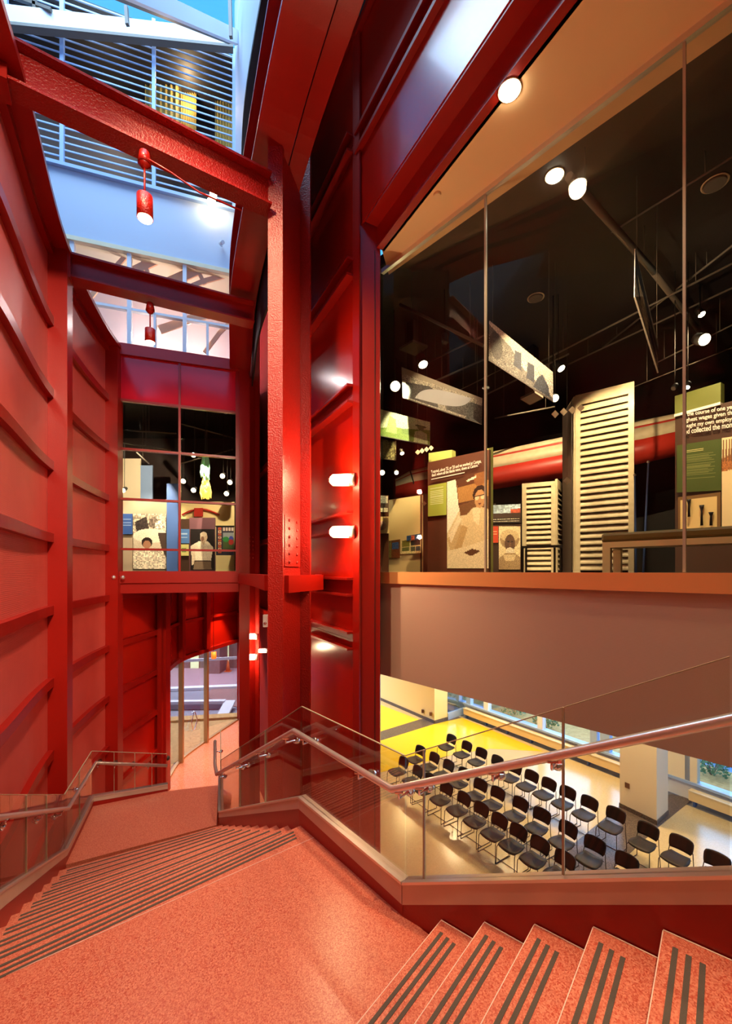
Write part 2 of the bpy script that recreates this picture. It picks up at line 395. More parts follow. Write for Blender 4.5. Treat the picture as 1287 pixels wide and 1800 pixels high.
def strips(st, c, d, back, z):
    g = MB(); strips_mesh(g, c, d, back, z); g.build('grip_strip', M_grip, st)
flight('stair_flight', 'lower red terrazzo stair flight with dark grip strips descending left of the landing', LT, LBt, RT, RBt, 10, LZ, .15)
# flight from mid landing to the lobby floor (mostly hidden behind the landing edge)
dn = Vector((-.24, .97)).normalized()
fl = empty('stair_flight', (-3.2, 7.9, MZ), 'far red stair flight going down from the mid landing to the lobby', 'stairs')
for k in range(1, 16):
    z = MZ-.156*k; a = Vector((-3.62, 7.75))+dn*(.29*(k-1)); b = Vector((-2.80, 7.97))+dn*(.29*(k-1))
    s = MB(); s.prism([a[:], b[:], (b+dn*.30)[:], (a+dn*.30)[:]], z-.156, z); s.build('step', M_terr, fl)
# upper flight rising on the right
up = empty('stair_flight', (NOS0.x, NOS0.y, LZ), 'upper red terrazzo stair flight rising to the right in the foreground', 'stairs')
GO, RI = .308, .15
for k in range(1, 12):
    z = LZ+RI*k
    a = NOS0+SDIR*GO*(k-1); b = a+NDIR*(SW if k < 5 else 1.1 if k < 9 else .8); c = b+SDIR*(GO+.03); d = a+SDIR*(GO+.03)
    if k >= 5: # keep clear of the viewer's own place on the stair
        b = a+NDIR*1.15; c = b+SDIR*(GO+.03)
    s = MB(); s.prism([a[:], b[:], c[:], d[:]], z-.05, z)
    s.prism([(a+SDIR*.02)[:], (b+SDIR*.02)[:], (b+SDIR*.05)[:], (a+SDIR*.05)[:]], z-RI, z-.05)
    st = s.build('step', M_terr, up)
    g = MB()
    for q in (.055, .105, .155):
        p0 = a+SDIR*q+NDIR*(.07+q*.2); p1 = b+SDIR*q; h = SDIR*.011
        g.prism([(p0-h)[:], (p1-h)[:], (p1+h)[:], (p0+h)[:]], z+.0005, z+.003)
    g.build('grip_strip', M_grip, st)
    e = MB(); e.plate((a-NDIR*.004)[:], (d-NDIR*.004)[:], z-.05, z+.002, z-.05, z+.002, .008); e.build('edge_trim', M_edge, st)
    e = MB(); e.plate(a[:], b[:], z-.012, z+.001, z-.012, z+.001, .004, 0); e.build('nosing', M_edge, st)

# left drum wall ------------------------------------------------------------
wl_root = empty('wall_left', (CURVE[30].x, CURVE[30].y, 0), kind='structure')
TOP = EZ+5.15
RAILH = [EZ+.527+1.145*k for k in range(-5, 5)]
segs = [(0, 20), (20, 30), (30, 40), (40, 50)]
for a, b in segs:
    path = [(p.x, p.y) for p in CURVE[a:b+1]]
    for z0, z1 in zip([0]+RAILH[:-1], RAILH):
        if a >= 40 and z1 > EZ-.4: continue
        m = MB(); m.smooth = True; ribbon(m, path, max(z0, 0), min(z1, TOP), .03, .14); m.build('panel', M_panel if a < 40 else M_gloss, wl_root)
        m = MB(); ribbon(m, path, z1-.07, z1+.07, .10, .09); m.build('rail', M_red, wl_root)
for i in POSTI:
    p = CURVE[i]; q = CURVE[min(i+1, len(CURVE)-1)]; d = (q-CURVE[i-1]).normalized(); n = Vector((d.y, -d.x))
    m = MB(); z1 = TOP if i < 50 else EZ-.5
    for s, e in (((-.15, .0), (.15, .04)), ((-.15, .26), (.15, .30)), ((-.02, .04), (.02, .26))):
        c0, c1 = p+d*s[0]+n*(s[1]-.16), p+d*e[0]+n*(s[1]-.16); c2, c3 = p+d*e[0]+n*(e[1]-.16), p+d*s[0]+n*(e[1]-.16)
        m.prism([c0[:], c1[:], c2[:], c3[:]], 0, z1)
    # closed plate on the camera-facing side of the channel
    c = [p+d*-.16+n*-.16, p+d*-.15+n*-.16, p+d*-.15+n*.14, p+d*-.16+n*.14]
    m.prism([x[:] for x in c], 0, z1)
    m.build('post', M_red, wl_root)
m = MB(); ribbon(m, [(p.x, p.y) for p in CURVE[:41]], TOP, TOP+.08, .34, 0); m.build('coping', M_red, wl_root)

# entrance door wall (curved) -------------------------------------------------
dr = empty('door_1', (-6.1, 15.5, 0), kind='structure')
DH = EZ-3.08
m = MB(); ribbon(m, [(p.x, p.y) for p in DOORC], DH+.14, EZ-.5, .06, .1); m.build('lintel_panel', M_gloss, dr)
m = MB(); ribbon(m, [(p.x, p.y) for p in DOORC], DH, DH+.14, .22, .05); m.build('lintel', M_red, dr)
for zz in (EZ-1.76, EZ-.62):
    m = MB(); ribbon(m, [(p.x, p.y) for p in DOORC], zz-.05, zz+.05, .14, .04); m.build('rail', M_red, dr)
for i in (8, 16):
    p = DOORC[i]; d = (DOORC[i+1]-DOORC[i-1]).normalized(); n = Vector((d.y, -d.x))
    m = MB(); m.prism([(p-d*.06-n*.05)[:], (p+d*.06-n*.05)[:], (p+d*.06+n*.09)[:], (p-d*.06+n*.09)[:]], 0, DH); m.build('mullion', M_bronze, dr)
    m = MB(); m.prism([(p-d*.13-n*.02)[:], (p+d*.13-n*.02)[:], (p+d*.13+n*.12)[:], (p-d*.13+n*.12)[:]], DH+.14, EZ-.5); m.build('post', M_red, dr)
for a, b in ((0, 8), (8, 12), (12, 16), (16, 24)):
    m = MB(); ribbon(m, [(p.x, p.y) for p in DOORC[a:b+1]], .02, DH, .012, .05); m.build('glass_pane', M_pane, dr)
m = MB(); ribbon(m, [(p.x, p.y) for p in DOORC], 0, .05, .10, .05); m.build('threshold', M_bronze, dr)
for s in (-1, 1):
    p = DOORC[12]; d = (DOORC[13]-DOORC[11]).normalized(); n = Vector((d.y, -d.x)); b = p+d*.05*s
    pts = [b+n*.02+d*.01*s] ; h = MB()
    h.tube([(*(b+n*.03), .78), (*(b+n*.09), .82), (*(b+n*.10+d*.14*s), 1.12), (*(b+n*.09), 1.42), (*(b+n*.03), 1.46)], .018, 6); h.build('door_handle', M_chrome, dr)
h = MB(); jb = DOORC[0]; h.plate((jb.x, jb.y), (jb.x+.02, jb.y-.3), 0, EZ-.5, 0, EZ-.5, .12); h.build('jamb', M_red, dr)
h = MB(); h.ball((jb.x+.14, jb.y-.05, 1.0), .07); h.build('door_stop', M_black, dr)
p = DOORC[-1]; h = MB(); h.box(p.x-.12, p.x+.10, p.y-.3, p.y, 0, EZ-.5); h.build('jamb', M_red, dr)

# right red wall ---------------------------------------------------------------
wr = empty('wall_right', (WALLB[1].x, WALLB[1].y, 0), kind='structure')
HB = [0, EZ-1.1, EZ-.25, EZ+.8, EZ+2.8, EZ+4.8, EZ+6.75, EZ+8.6]
for z0, z1 in zip(HB[:-1], HB[1:]):
    m = MB(); m.plate(RB0, RB1, z0, z1, z0, z1, .03, .0); m.build('panel', M_gloss, wr)
    m = MB()
    for dz in (-.13, .0, .13): m.plate(RB0, RB1, z1+dz-.018, z1+dz+.018, z1+dz-.018, z1+dz+.018, .16 if dz else .03, .07 if dz else .03)
    m.plate(RB0, RB1, z1-.13, z1+.13, z1-.13, z1+.13, .02, .03)
    m.build('rail', M_red, wr)
for a, b in zip(WALLB[1:-1], WALLB[2:]):
    m = MB(); m.plate(a[:], b[:], 0, EZ+8.9, 0, EZ+8.9, .05, 0); m.build('panel', M_matte, wr)
    for zz in (EZ-1.1, EZ+.8, EZ+2.8): m = MB(); m.plate(a[:], b[:], zz-.06, zz+.06, zz-.06, zz+.06, .14, .08); m.build('rail', M_red, wr)
    m = MB(); m.plate(b[:], (b+(a-b).normalized()*.2)[:], 0, EZ+8.9, 0, EZ+8.9, .16, .08); m.build('post', M_red, wr)

# tall post at the corner of the gallery glazing and the beam above it
BL0, BL1 = Vector((.20, 6.66)), Vector((1.79, 3.77)); bd = (BL1-BL0).normalized(); bn = Vector((-bd.y, bd.x))
bn = bn if bn.x < 0 else -bn
cr = empty('steel_column', (.03, 6.7, 0), 'tall red steel corner column at the left end of the gallery glass', 'column')
m = MB(); pA, pB = P(631, 0, 6.66), P(668, 0, 6.66)
m.prism([(pA.x, 6.66), (pB.x, 6.66), (pB.x+.02, 6.95), (pA.x, 6.95)], 0, EZ+8.6); m.build('face_plate', M_red, cr)
m = MB(); q0, q1 = P(620, 0, 6.72), P(631.5, 0, 6.62); m.prism([(q0.x, 6.74), (q1.x, 6.60), (q1.x+.02, 6.62), (q1.x+.02, 6.9), (q0.x, 6.95)], 0, EZ+8.6); m.build('flange', M_red, cr)
m = MB(); q = P(660, 0, 6.6); m.box(q.x-.012, q.x-.004, 6.645, 6.67, 0, EZ+5.0); m.build('groove', M_black, cr)
br = empty('steel_beam', (.9, 5.2, EZ+5.05), 'red steel beam running over the gallery glass beside the tan soffit', 'beam')
BE = BL1+bd*1.6
m = MB(); m.plate(BL0[:], BE[:], EZ+5.05, EZ+5.36, EZ+5.05, EZ+5.36, .06, 0); m.build('face_plate', M_red, br)
m = MB(); m.plate((BL0+bn*.10)[:], (BE+bn*.10)[:], EZ+5.36, EZ+5.40, EZ+5.36, EZ+5.40, .28, 0); m.build('flange', M_red, br)
m = MB(); m.plate((BL0-bn*.03)[:], (BE-bn*.03)[:], EZ+5.03, EZ+5.05, EZ+5.03, EZ+5.05, .14, 0); m.build('flange', M_red, br)
# wall above the beam
wu = empty('wall_upper', (.9, 5.2, EZ+5.4), kind='structure')
U0, U1 = Vector((-.10, 6.72)), Vector((1.75, 3.35)); ud = (U1-U0).normalized(); U1 = U1+ud*1.4
for z0, z1 in ((EZ+5.4, EZ+6.7), (EZ+6.7, EZ+8.7)):
    m = MB(); m.plate(U0[:], U1[:], z0, z1, z0, z1, .03, .0); m.build('panel', M_gloss, wu)
for zz in (EZ+6.55, EZ+6.85, EZ+8.4):
    m = MB(); m.plate(U0[:], U1[:], zz-.03, zz+.03, zz-.03, zz+.03, .2, .0); m.build('rail', M_red, wu)

# atrium steel ------------------------------------------------------------------
def column_H(front_l, front_r, back_r, far_r, z0, z1, label, plate_z):
    base = (front_l[0]+front_r[0])/2, (front_l[1]+front_r[1])/2
    c = empty('steel_column', (base[0], base[1]+.2, z0), label, 'column')
    fl, frr, bk, far = map(Vector, (front_l, front_r, back_r, far_r)); d = (bk-frr).normalized()
    n = Vector((d.y, -d.x)); n = n if n.x > 0 else -n
    m = MB(); m.prism([fl[:], frr[:], (frr+d*.05)[:], (fl+d*.05)[:]], z0, z1); m.build('flange', M_redrough, c)
    m = MB(); wp = frr-n*.03; m.prism([(wp+d*.05)[:], (bk-n*.03)[:], (bk-n*.14)[:], (wp+d*.05-n*.11)[:]], z0, z1); m.build('web', M_redrough, c)
    m = MB(); m.prism([(bk-n*.2)[:], far[:], (far+d*.05)[:], (bk-n*.2+d*.05)[:]], z0, z1+2.4); m.build('flange', M_redrough, c)
    for pz in plate_z:
        m = MB(); e0 = wp+d*.10; e1 = bk-n*.03-d*.06
        m.prism([e0[:], e1[:], (e1+n*.022)[:], (e0+n*.022)[:]], pz[0], pz[1]); pl = m.build('rivet_plate', M_redrough, c)
        L = (e1-e0).length; rows = 6; cols = 2
        for i in range(rows):
            for j in range(cols):
                q = e0.lerp(e1, .25+.5*j)+n*.024; zz = pz[0]+(pz[1]-pz[0])*(i+.5)/rows
                r = MB(); r.ball((q.x, q.y, zz), .024, 1, 8, 5); r.build('rivet', M_redrough, pl)
    return c
K1 = 5.95
f0, f1, f2, f3 = P(471, 0, K1), P(497, 0, K1), P(531, 0, K1+.75), P(545, 0, K1+.75)
column_H(f0[:2], f1[:2], f2[:2], f3[:2], 0, EZ+5.93, 'near red riveted steel column carrying the curved roof girder', [(EZ+.07, EZ+.80)])
K2 = 11.0
f0, f1, f2, f3 = P(428, 0, K2), P(433, 0, K2), P(450, 0, K2+.4), P(455, 0, K2+.4)
column_H(f0[:2], f1[:2], f2[:2], f3[:2], 0, EZ+5.08, 'far red riveted steel column at the right of the paned gallery window', [(EZ+.3, EZ+.95)])
# bracket ring at gallery floor level on the near column
rb = empty('ring_beam', (-1.2, 6.5, EZ-.27), 'low red ring beam tying the columns at gallery floor level', 'beam')
rp_ = [P(425, 0, 10.6), P(450, 0, 8.6), P(474, 0, 6.6)]
m = MB(); ribbon(m, [p[:2] for p in spline([(p.x, p.y) for p in rp_], 6)], EZ-.30, EZ-.06, .16); m.build('segment', M_red, rb)
q0, q1, q2 = P(498, 0, 6.1), P(560, 0, 7.2), P(560, 0, 8.2)
m = MB(); m.plate(q0[:2], q1[:2], EZ-.31, EZ-.06, EZ-.31, EZ-.06, .18); m.build('segment', M_red, rb)
m = MB(); m.plate(q1[:2], q2[:2], EZ-.31, EZ-.06, EZ-.31, EZ-.06, .12); m.build('segment', M_red, rb)
# curved roof girder
G3 = spline([(1.7, .4, 5.8), (.35, 2.5, 5.8), (-.557, 4.33, 5.85), (-1.29, 5.96, 5.93), (-2.34, 8.21, 5.42), (-3.0, 10.2, 5.15), (-3.32, 11.2, 5.05)], 8)
G = [Vector(p[:2]) for p in G3]; GZ = [p.z-5.5 for p in G3]
gr = empty('ring_girder', (-1.27, 5.67, EZ+5.5), 'deep curved red girder sweeping around the skylight edge', 'beam')
gp = [(p.x, p.y) for p in G]
m = MB(); ribbon(m, gp, EZ+5.50, EZ+5.55, .50, 0, GZ); m.build('flange', M_red, gr)
m = MB(); ribbon(m, gp, EZ+5.55, EZ+6.3, .04, 0, GZ); m.build('web', M_red, gr)
m = MB(); ribbon(m, gp, EZ+6.3, EZ+6.35, .50, 0, GZ); m.build('flange', M_red, gr)
m = MB(); ribbon(m, gp[26:-4], EZ+4.7, EZ+9, .03, -.30); struct(m, 'dark_gap_screen', M_black)  # black sheet added to stand in for the shaded gap beside the girder
m = MB(); ribbon(m, gp[:28], EZ+5.56, EZ+5.62, .24, -.40, GZ[:28]); m.build('inner_flange', M_red, gr)
# dark ceiling between girder and gallery wall
m = MB(); m.prism(gp+[(-3.4, 12.5), (.5, 9.5), (6, 6), (6, -3), (1.7, -3)], EZ+9.0, EZ+9.1); struct(m, 'ceiling_atrium', M_black)
m = MB(); m.prism([(1.7, -3), (1.7, .4), (.35, 2.5), (-.3, 3.7), (-3.6, 3.7), (-3.4, -3)], EZ+7.2, EZ+7.3); struct(m, 'sky_blocker_hall', M_panel)  # unseen sheet added overhead to keep sky out of the glass reflections
m = MB(); m.plate((5.7, -2.8), (5.3, 3.2), 0, EZ+9, 0, EZ+9, .1); struct(m, 'wall_side', M_creamw)
m = MB(); m.plate((-1.8, .5), (-2.4, -2.4), 0, EZ+9, 0, EZ+9, .1); struct(m, 'wall_side_left', M_panel)
m = MB(); m.plate((-6.5, -3), (-9.6, 9.2), 0, EZ+16, 0, EZ+16, .2); struct(m, 'sky_blocker_left', M_darkbrown)  # unseen wall added to block low sky from reflecting in the gallery glass
# cross beams
b1 = empty('steel_beam', (-2.5, 5.2, EZ+5.0), 'near red I-beam spanning from the left wall to the near column', 'beam')
m = MB(); ibeam(m, (-3.80, 4.42, EZ+5.5), (-1.36, 5.97, EZ+5.5), .26, .46); m.build('i_section', M_redrough, b1)
m = MB(); m.bar((-3.80, 4.40, EZ+5.25), (-3.72, 4.45, EZ+5.25), .30, .52); m.build('end_plate', M_red, b1)
m = MB()
pth = [P(252, 272, 5.0), P(300, 300, 5.15), P(350, 335, 5.3), P(425, 368, 5.6)]
m.tube([p+Vector((0, 0, -.02)) for p in pth], .012, 6); m.build('conduit', M_red, b1)
b2 = empty('steel_beam', (-3.5, 7.6, EZ+4.8), 'far red I-beam spanning from the left wall to the girder', 'beam')
m = MB(); ibeam(m, (-4.92, 7.02, EZ+5.19), (-2.2, 8.32, EZ+5.19), .28, .40); m.build('i_section', M_red, b2)
m = MB(); m.bar((-4.96, 7.0, EZ+4.98), (-4.86, 7.05, EZ+4.98), .32, .44); m.build('end_plate', M_red, b2)

# paned gallery window at the far end (bridge) -------------------------------------
WC, WE = Vector((-5.86, 9.93)), Vector((-3.22, 10.81))
wn = empty('window_1', (-4.5, 10.4, EZ-.5), kind='structure')
wt = EZ+5.2; wv = [EZ+4.0, EZ+2.86, EZ+1.69, EZ+.515, EZ]
m = MB(); m.plate(WC[:], WE[:], EZ-.28, EZ-.0, EZ-.28, EZ-.0, .22); m.build('sill_beam', M_red, wn)
m = MB(); m.plate(WC[:], WE[:], EZ-.52, EZ-.28, EZ-.52, EZ-.28, .10); m.build('sill_beam', M_red, wn)
m = MB(); m.plate(WC[:], WE[:], wt-.16, wt+.1, wt-.16, wt+.1, .2); m.build('head_beam', M_red, wn)
MC = Vector(on_line(316, WC, WE))
for (a, wd) in ((WC, .16), (MC, .05), (WE, .16)):
    e = (WE-WC).normalized(); m = MB(); m.plate((a-e*wd/2)[:], (a+e*wd/2)[:], EZ, wt-.16, EZ, wt-.16, .12); m.build('mullion', M_red, wn)
for zz in wv[:-1]:
    m = MB(); m.plate(WC[:], WE[:], zz-.025, zz+.025, zz-.025, zz+.025, .10); m.build('transom', M_red, wn)
for a, b in ((WC, MC), (MC, WE)):
    m = MB(); m.plate(a[:], b[:], wv[0], wt-.16, wv[0], wt-.16, .03); m.build('spandrel_panel', M_spandrel, wn)
    for zb, zt in zip(wv[1:], wv[:-1]):
        m = MB(); m.plate(a[:], b[:], zb, zt, zb, zt, .012); m.build('pane', M_glass, wn)
m = MB(); m.plate((WE)[:], (-2.98, 10.9), 0, wt, 0, wt, .16); m.build('jamb', M_red, wn)
m = MB()
for x in (200, 216):
    p = P(x, 1015, 9.75); m.ball(p, .045)
m.build('bolt', M_steel, wn)
# bridge gallery room
BF = [(-5.95, 10.0), (-3.1, 10.95), (-3.3, 13), (-4.6, 16.6), (-11, 16.6), (-9, 14)]
m = MB(); m.prism(BF, EZ-.5, EZ-.02); struct(m, 'floor_bridge', M_darkbrown)
m = MB(); m.prism(BF, wt-.05, wt+.1); struct(m, 'ceiling_bridge', M_black)
m = MB(); m.plate((-11, 16.6), (-4.5, 16.6), EZ, wt, EZ, wt, .1); struct(m, 'wall_bridge_back', M_darkbrown)
m = MB(); m.plate((-6.05, 10.0), (-11, 16.6), EZ, wt, EZ, wt, .1); struct(m, 'wall_bridge_left', M_black)
m = MB(); m.plate((-3.05, 10.95), (-4.5, 16.6), EZ, wt, EZ, wt, .1); struct(m, 'wall_bridge_right', M_black)

# white building wing above --------------------------------------------------------
wb = empty('wall_white', (-5.5, 10.8, EZ+5.3), kind='structure')
W0, W1 = Vector((-9.2, 9.34)), Vector(on_line(413, (-6.08, 10.4), (-6.08+2.94, 11.4)))
def WW(px): return Vector(on_line(px, W0, W1))
zA, zB, zC = EZ+7.87, EZ+9.42, EZ+13.6
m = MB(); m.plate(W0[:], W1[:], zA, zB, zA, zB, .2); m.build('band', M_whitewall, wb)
m = MB(); m.plate(W0[:], W1[:], zA-.10, zA, zA-.10, zA, .26); m.build('window_head', M_creamw, wb)
m = MB(); m.plate(W0[:], W1[:], EZ+5.22, EZ+5.42, EZ+5.22, EZ+5.42, .26); m.build('window_sill', M_white, wb)
# side return of the white wing facing the stair
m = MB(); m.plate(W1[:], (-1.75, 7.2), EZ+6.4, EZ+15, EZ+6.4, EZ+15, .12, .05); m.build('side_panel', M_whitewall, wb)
lv = empty('louvre_screen', (-5.5, 10.7, zB), 'blue-white horizontal louvre screen high on the white wall', 'louvre screen')
dv = (W1-W0).normalized(); nv = Vector((dv.y, -dv.x))
k = 0; zz = zB+.06
while zz < zC:
    m = MB(); m.plate((W0+nv*.12)[:], (W1+nv*.12)[:], zz-.016, zz+.016, zz-.016, zz+.016, .02); m.build('slat', M_slat, lv); zz += .172
for px in (15, 113, 272, 411):
    q = WW(px)+nv*.14; m = MB(); m.plate((q-dv*.04)[:], (q+dv*.04)[:], zB, zC, zB, zC, .10); m.build('mullion', M_slat, lv)
m = MB(); m.plate(W0[:], W1[:], zB-.02, zB+.06, zB-.02, zB+.06, .3, -.05); m.build('base_rail', M_slat, lv)
# room behind louvres
m = MB(); m.plate((W0-nv*2.2)[:], (W1-nv*2.2)[:], zB, zC+.3, zB, zC+.3, .1); struct(m, 'wall_louvre_room', M_darkbrown)
m = MB(); m.plate((W0-nv*.2)[:], (W1-nv*.2)[:], zC+.1, zC+.2, zC+.1, zC+.2, 2.3, 1.1); struct(m, 'ceiling_louvre_room', M_black)
for i, (pa, pb, ya, yb, dd) in enumerate(((255, 318, 110, 230, 12.0), (318, 345, 105, 200, 12.2), (378, 412, 115, 270, 12.4), (120, 250, 300, 210, 11.6))):
    if i == 3: continue
    c = MB(); n = 14; top = [P(pa+(pb-pa)*t/n, ya, dd)+Vector((0, .06*(t % 2), 0)) for t in range(n+1)]; bot = [P(pa+(pb-pa)*t/n, yb+40, dd)+Vector((0, .06*(t % 2), 0)) for t in range(n+1)]
    for t in range(n): c.quad(bot[t], bot[t+1], top[t+1], top[t]); c.quad(bot[t]+Vector((0, .02, 0)), top[t]+Vector((0, .02, 0)), top[t+1]+Vector((0, .02, 0)), bot[t+1]+Vector((0, .02, 0)))
    tag(c.build('curtain', M_gold), ['gold pleated curtain behind the louvres, left of the middle', 'narrow gold curtain behind the louvres, second from the left', 'long gold curtain behind the right end of the louvres'][i], 'curtain', 'curtains behind the louvres')
light('POINT', 'louvre_room_lamp', tuple(P(330, 160, 11.9)), 34, WARM, shadow_soft_size=.1)
light('POINT', 'louvre_room_lamp', tuple(P(180, 180, 11.4)), 22, WARM, shadow_soft_size=.1)
# strip windows
for i, (xa, xb) in enumerate(((-40, 128), (128, 228), (228, 325), (325, 412))):
    wi = empty('window_%d' % (i+2), (*WW((xa+xb)/2)[:], EZ+5.4), kind='structure')
    a, b = WW(xa), WW(xb); zl, zh, zm = EZ+5.42, zA-.1, EZ+6.42
    for q in (b,):
        m = MB(); m.plate((q-dv*.045)[:], (q+dv*.045)[:], zl, zh, zl, zh, .16); m.build('mullion', M_white, wi)
    m = MB(); m.plate(a[:], b[:], zm-.03, zm+.03, zm-.03, zm+.03, .12); m.build('transom', M_white, wi)
    if i > 1:
        q = a.lerp(b, .45); m = MB(); m.plate((q-dv*.03)[:], (q+dv*.03)[:], zl, zm, zl, zm, .12); m.build('mullion', M_white, wi)
    m = MB(); m.plate(a[:], b[:], zl, zh, zl, zh, .012); m.build('pane', M_pane, wi)
m = MB(); m.plate((W0-nv*2.0)[:], (W1-nv*2.0+dv*.4)[:], EZ+5.2, zA+.3, EZ+5.2, zA+.3, .1); struct(m, 'wall_strip_room', mat('pale_lilac_wall', (.86, .72, .72), .6))
m = MB(); m.plate((W0-nv*1.05)[:], (W1-nv*1.05)[:], zA, zA+.1, zA, zA+.1, 2.1); struct(m, 'ceiling_strip_room', M_creamw)
m = MB(); m.plate((W0-nv*1.05)[:], (W1-nv*1.05)[:], EZ+5.12, EZ+5.2, EZ+5.12, EZ+5.2, 2.1); struct(m, 'floor_strip_room', M_creamw)
q = (W0.lerp(W1, .62)-nv*1.0); light('POINT', 'strip_room_lamp', (q.x, q.y, EZ+6.3), 38, (1, .84, .76), shadow_soft_size=.08); q = W0.lerp(W1, .86)-nv*1.0; light('POINT', 'strip_room_lamp', (q.x, q.y, EZ+6.3), 32, (1, .84, .76), shadow_soft_size=.08)
tr_ = empty('window_streaks', (*(W0.lerp(W1, .7)-nv*1.6)[:], EZ+5.2), 'orange timber bars standing in for reflections in the strip windows', 'reflection')  # orange bars added behind the panes to imitate reflections
for (x0, y0, x1, y1, wd) in ((130, 560, 240, 430, .05), (228, 480, 330, 440, .10), (290, 500, 412, 455, .12), (300, 520, 412, 480, .06), (240, 440, 260, 480, .05), (330, 450, 360, 500, .05), (280, 580, 412, 545, .10), (360, 620, 412, 560, .05)):
    m = MB(); p0, p1 = P(x0, y0, WW(x0).y+.14), P(x1, y1, WW(x1).y+.14); md = (p0+p1)/2+Vector((0, 0, .07))
    m.bar(p0, md, .05, wd*2); m.bar(md, p1, .05, wd*2); m.build('streak', M_orange, tr_)
cm = empty('security_camera', P(390, 432, 10.9), 'small white security camera on the white wall band', 'camera')
m = MB(); c = P(388, 428, 10.95); m.bar(c+Vector((0, .1, .05)), c, .04, .1); m.build('bracket', M_white, cm)
m = MB(); m.cyl(c, c+Vector((.1, -.12, -.06)), .05, .045, 10); m.build('housing', M_white, cm)
# skylight frame
sk = empty('skylight', (-4, 9.5, EZ+13), kind='structure')
def band(a, b, h, th, name, mm):
    m = MB(); a, b = Vector(a), Vector(b); d = (b-a).normalized(); up_ = Vector((0, 0, 1)); dep = Vector((d.y, -d.x, 0)).normalized()*th
    m.hexa([a, b, b+dep, a+dep], [a+up_*h, b+up_*h, b+up_*h+dep, a+up_*h+dep]); return m.build(name, mm, sk)
band(P(-60, 42, 9.2), P(396, 88, 10.9), .46, .06, 'fascia', M_white)
band(P(-60, 50, 9.2), P(410, 95, 10.9), .07, .16, 'gutter', M_pipe)
band(P(150, -20, 6.6), P(402, 78, 10.6), .08, .12, 'rafter', M_pipe)
band(P(165, -22, 6.5), P(414, 80, 10.5), .35, .10, 'rafter', M_white)
for (x0, y0, x1, y1) in ((60, -10, 62, 24), (222, 12, 224, 44), (404, -10, 406, 66), (25, -5, 90, 18)):
    m = MB(); m.bar(P(x0, y0, 9.6), P(x1, y1, 9.6), .07, .07, (0, 1, 0)); m.build('strut', M_pipe, sk)
m = MB(); a, b, c, d = P(-200, 30, 9.4), P(420, 70, 11), P(420, -400, 7), P(-200, -400, 6)
m.quad(a, b, c, d); m.build('roof_glass', M_sky, sk)

# gallery on the right -------------------------------------------------------------
GL0 = Vector((.236, 7.09)); GD = Vector((2.88, -3.3)).normalized(); GL1 = GL0+GD*6.2
def GLp(px): return Vector(on_line(px, GL0, GL1))
m = MB(); gs = [(BL0-bn*.03)[:], (BE-bn*.03)[:], (GL1)[:], GL0[:]]
gs = [(BL0-bn*.06)[:], (BE-bn*.06)[:], (GL0+GD*6.6+Vector((.3, .3)))[:], (GL0+Vector((.15, .15)))[:]]
m.prism(gs, EZ+5.03, EZ+5.30); struct(m, 'ceiling_soffit', M_soffit)
m = MB(); m.plate(GL0[:], GL1[:], EZ-1.71, EZ-.20, EZ-1.71, EZ-.20, .3, .15); struct(m, 'wall_bulkhead', M_taupe)
sl = MB(); sl.plate(GL0[:], GL1[:], EZ-.20, EZ-.015, EZ-.20, EZ-.015, .36, .14); struct(sl, 'trim_2', M_copper)
gw = empty('window_6', (*GLp(900)[:], EZ), kind='structure')
js = [GL0, GLp(850), GLp(1201), GL1]
for a, b in zip(js[:-1], js[1:]):
    m = MB(); m.plate((a+GD*.012)[:], (b-GD*.012)[:], EZ, EZ+5.03, EZ, EZ+5.03, .015, .05); m.build('glass_pane', M_glass, gw)
for a in js[1:3]:
    m = MB(); m.plate((a-GD*.012)[:], (a+GD*.012)[:], EZ-.01, EZ+5.03, EZ-.01, EZ+5.03, .03, .05); m.build('joint', M_joint, gw)
m = MB(); m.plate(GL0[:], GL1[:], EZ+4.96, EZ+5.03, EZ+4.96, EZ+5.03, .06, .05); m.build('head_channel', M_steel, gw)
GF = [(GL0+Vector((.1, .12)))[:], (GL1+Vector((.1, .12)))[:], (9.5, 4.0), (12, 13), (4, 18.5), (-1.2, 16), (-.6, 8.2)]
m = MB(); m.prism(GF, EZ-.3, EZ-.03); struct(m, 'floor_gallery', M_darkbrown)
m = MB(); m.prism(GF, EZ+5.22, EZ+5.4); struct(m, 'ceiling_gallery', M_darkceil)
for a, b in zip(GF[1:-1], GF[2:]):
    m = MB(); m.plate(a, b, EZ-.3, EZ+5.25, EZ-.3, EZ+5.25, .1); struct(m, 'wall_gallery', M_black if a != (4, 18.5) else M_darkbrown)
m = MB(); m.plate((-.6, 8.2), (.1, 7.2), EZ-.3, EZ+5.25, EZ, EZ+5.25, .05); struct(m, 'wall_gallery_side', M_black)
# ceiling of the auditorium = underside of gallery floor
m = MB(); m.prism([(GL0+Vector((.2, .25)))[:], (GL1+Vector((.2, .25)))[:], (10, 5), (10.5, 10), (6, 20), (1, 24), (-3, 22), (-1.3, 9)], EZ-1.68, EZ-1.55); struct(m, 'ceiling_auditorium', M_creamw)

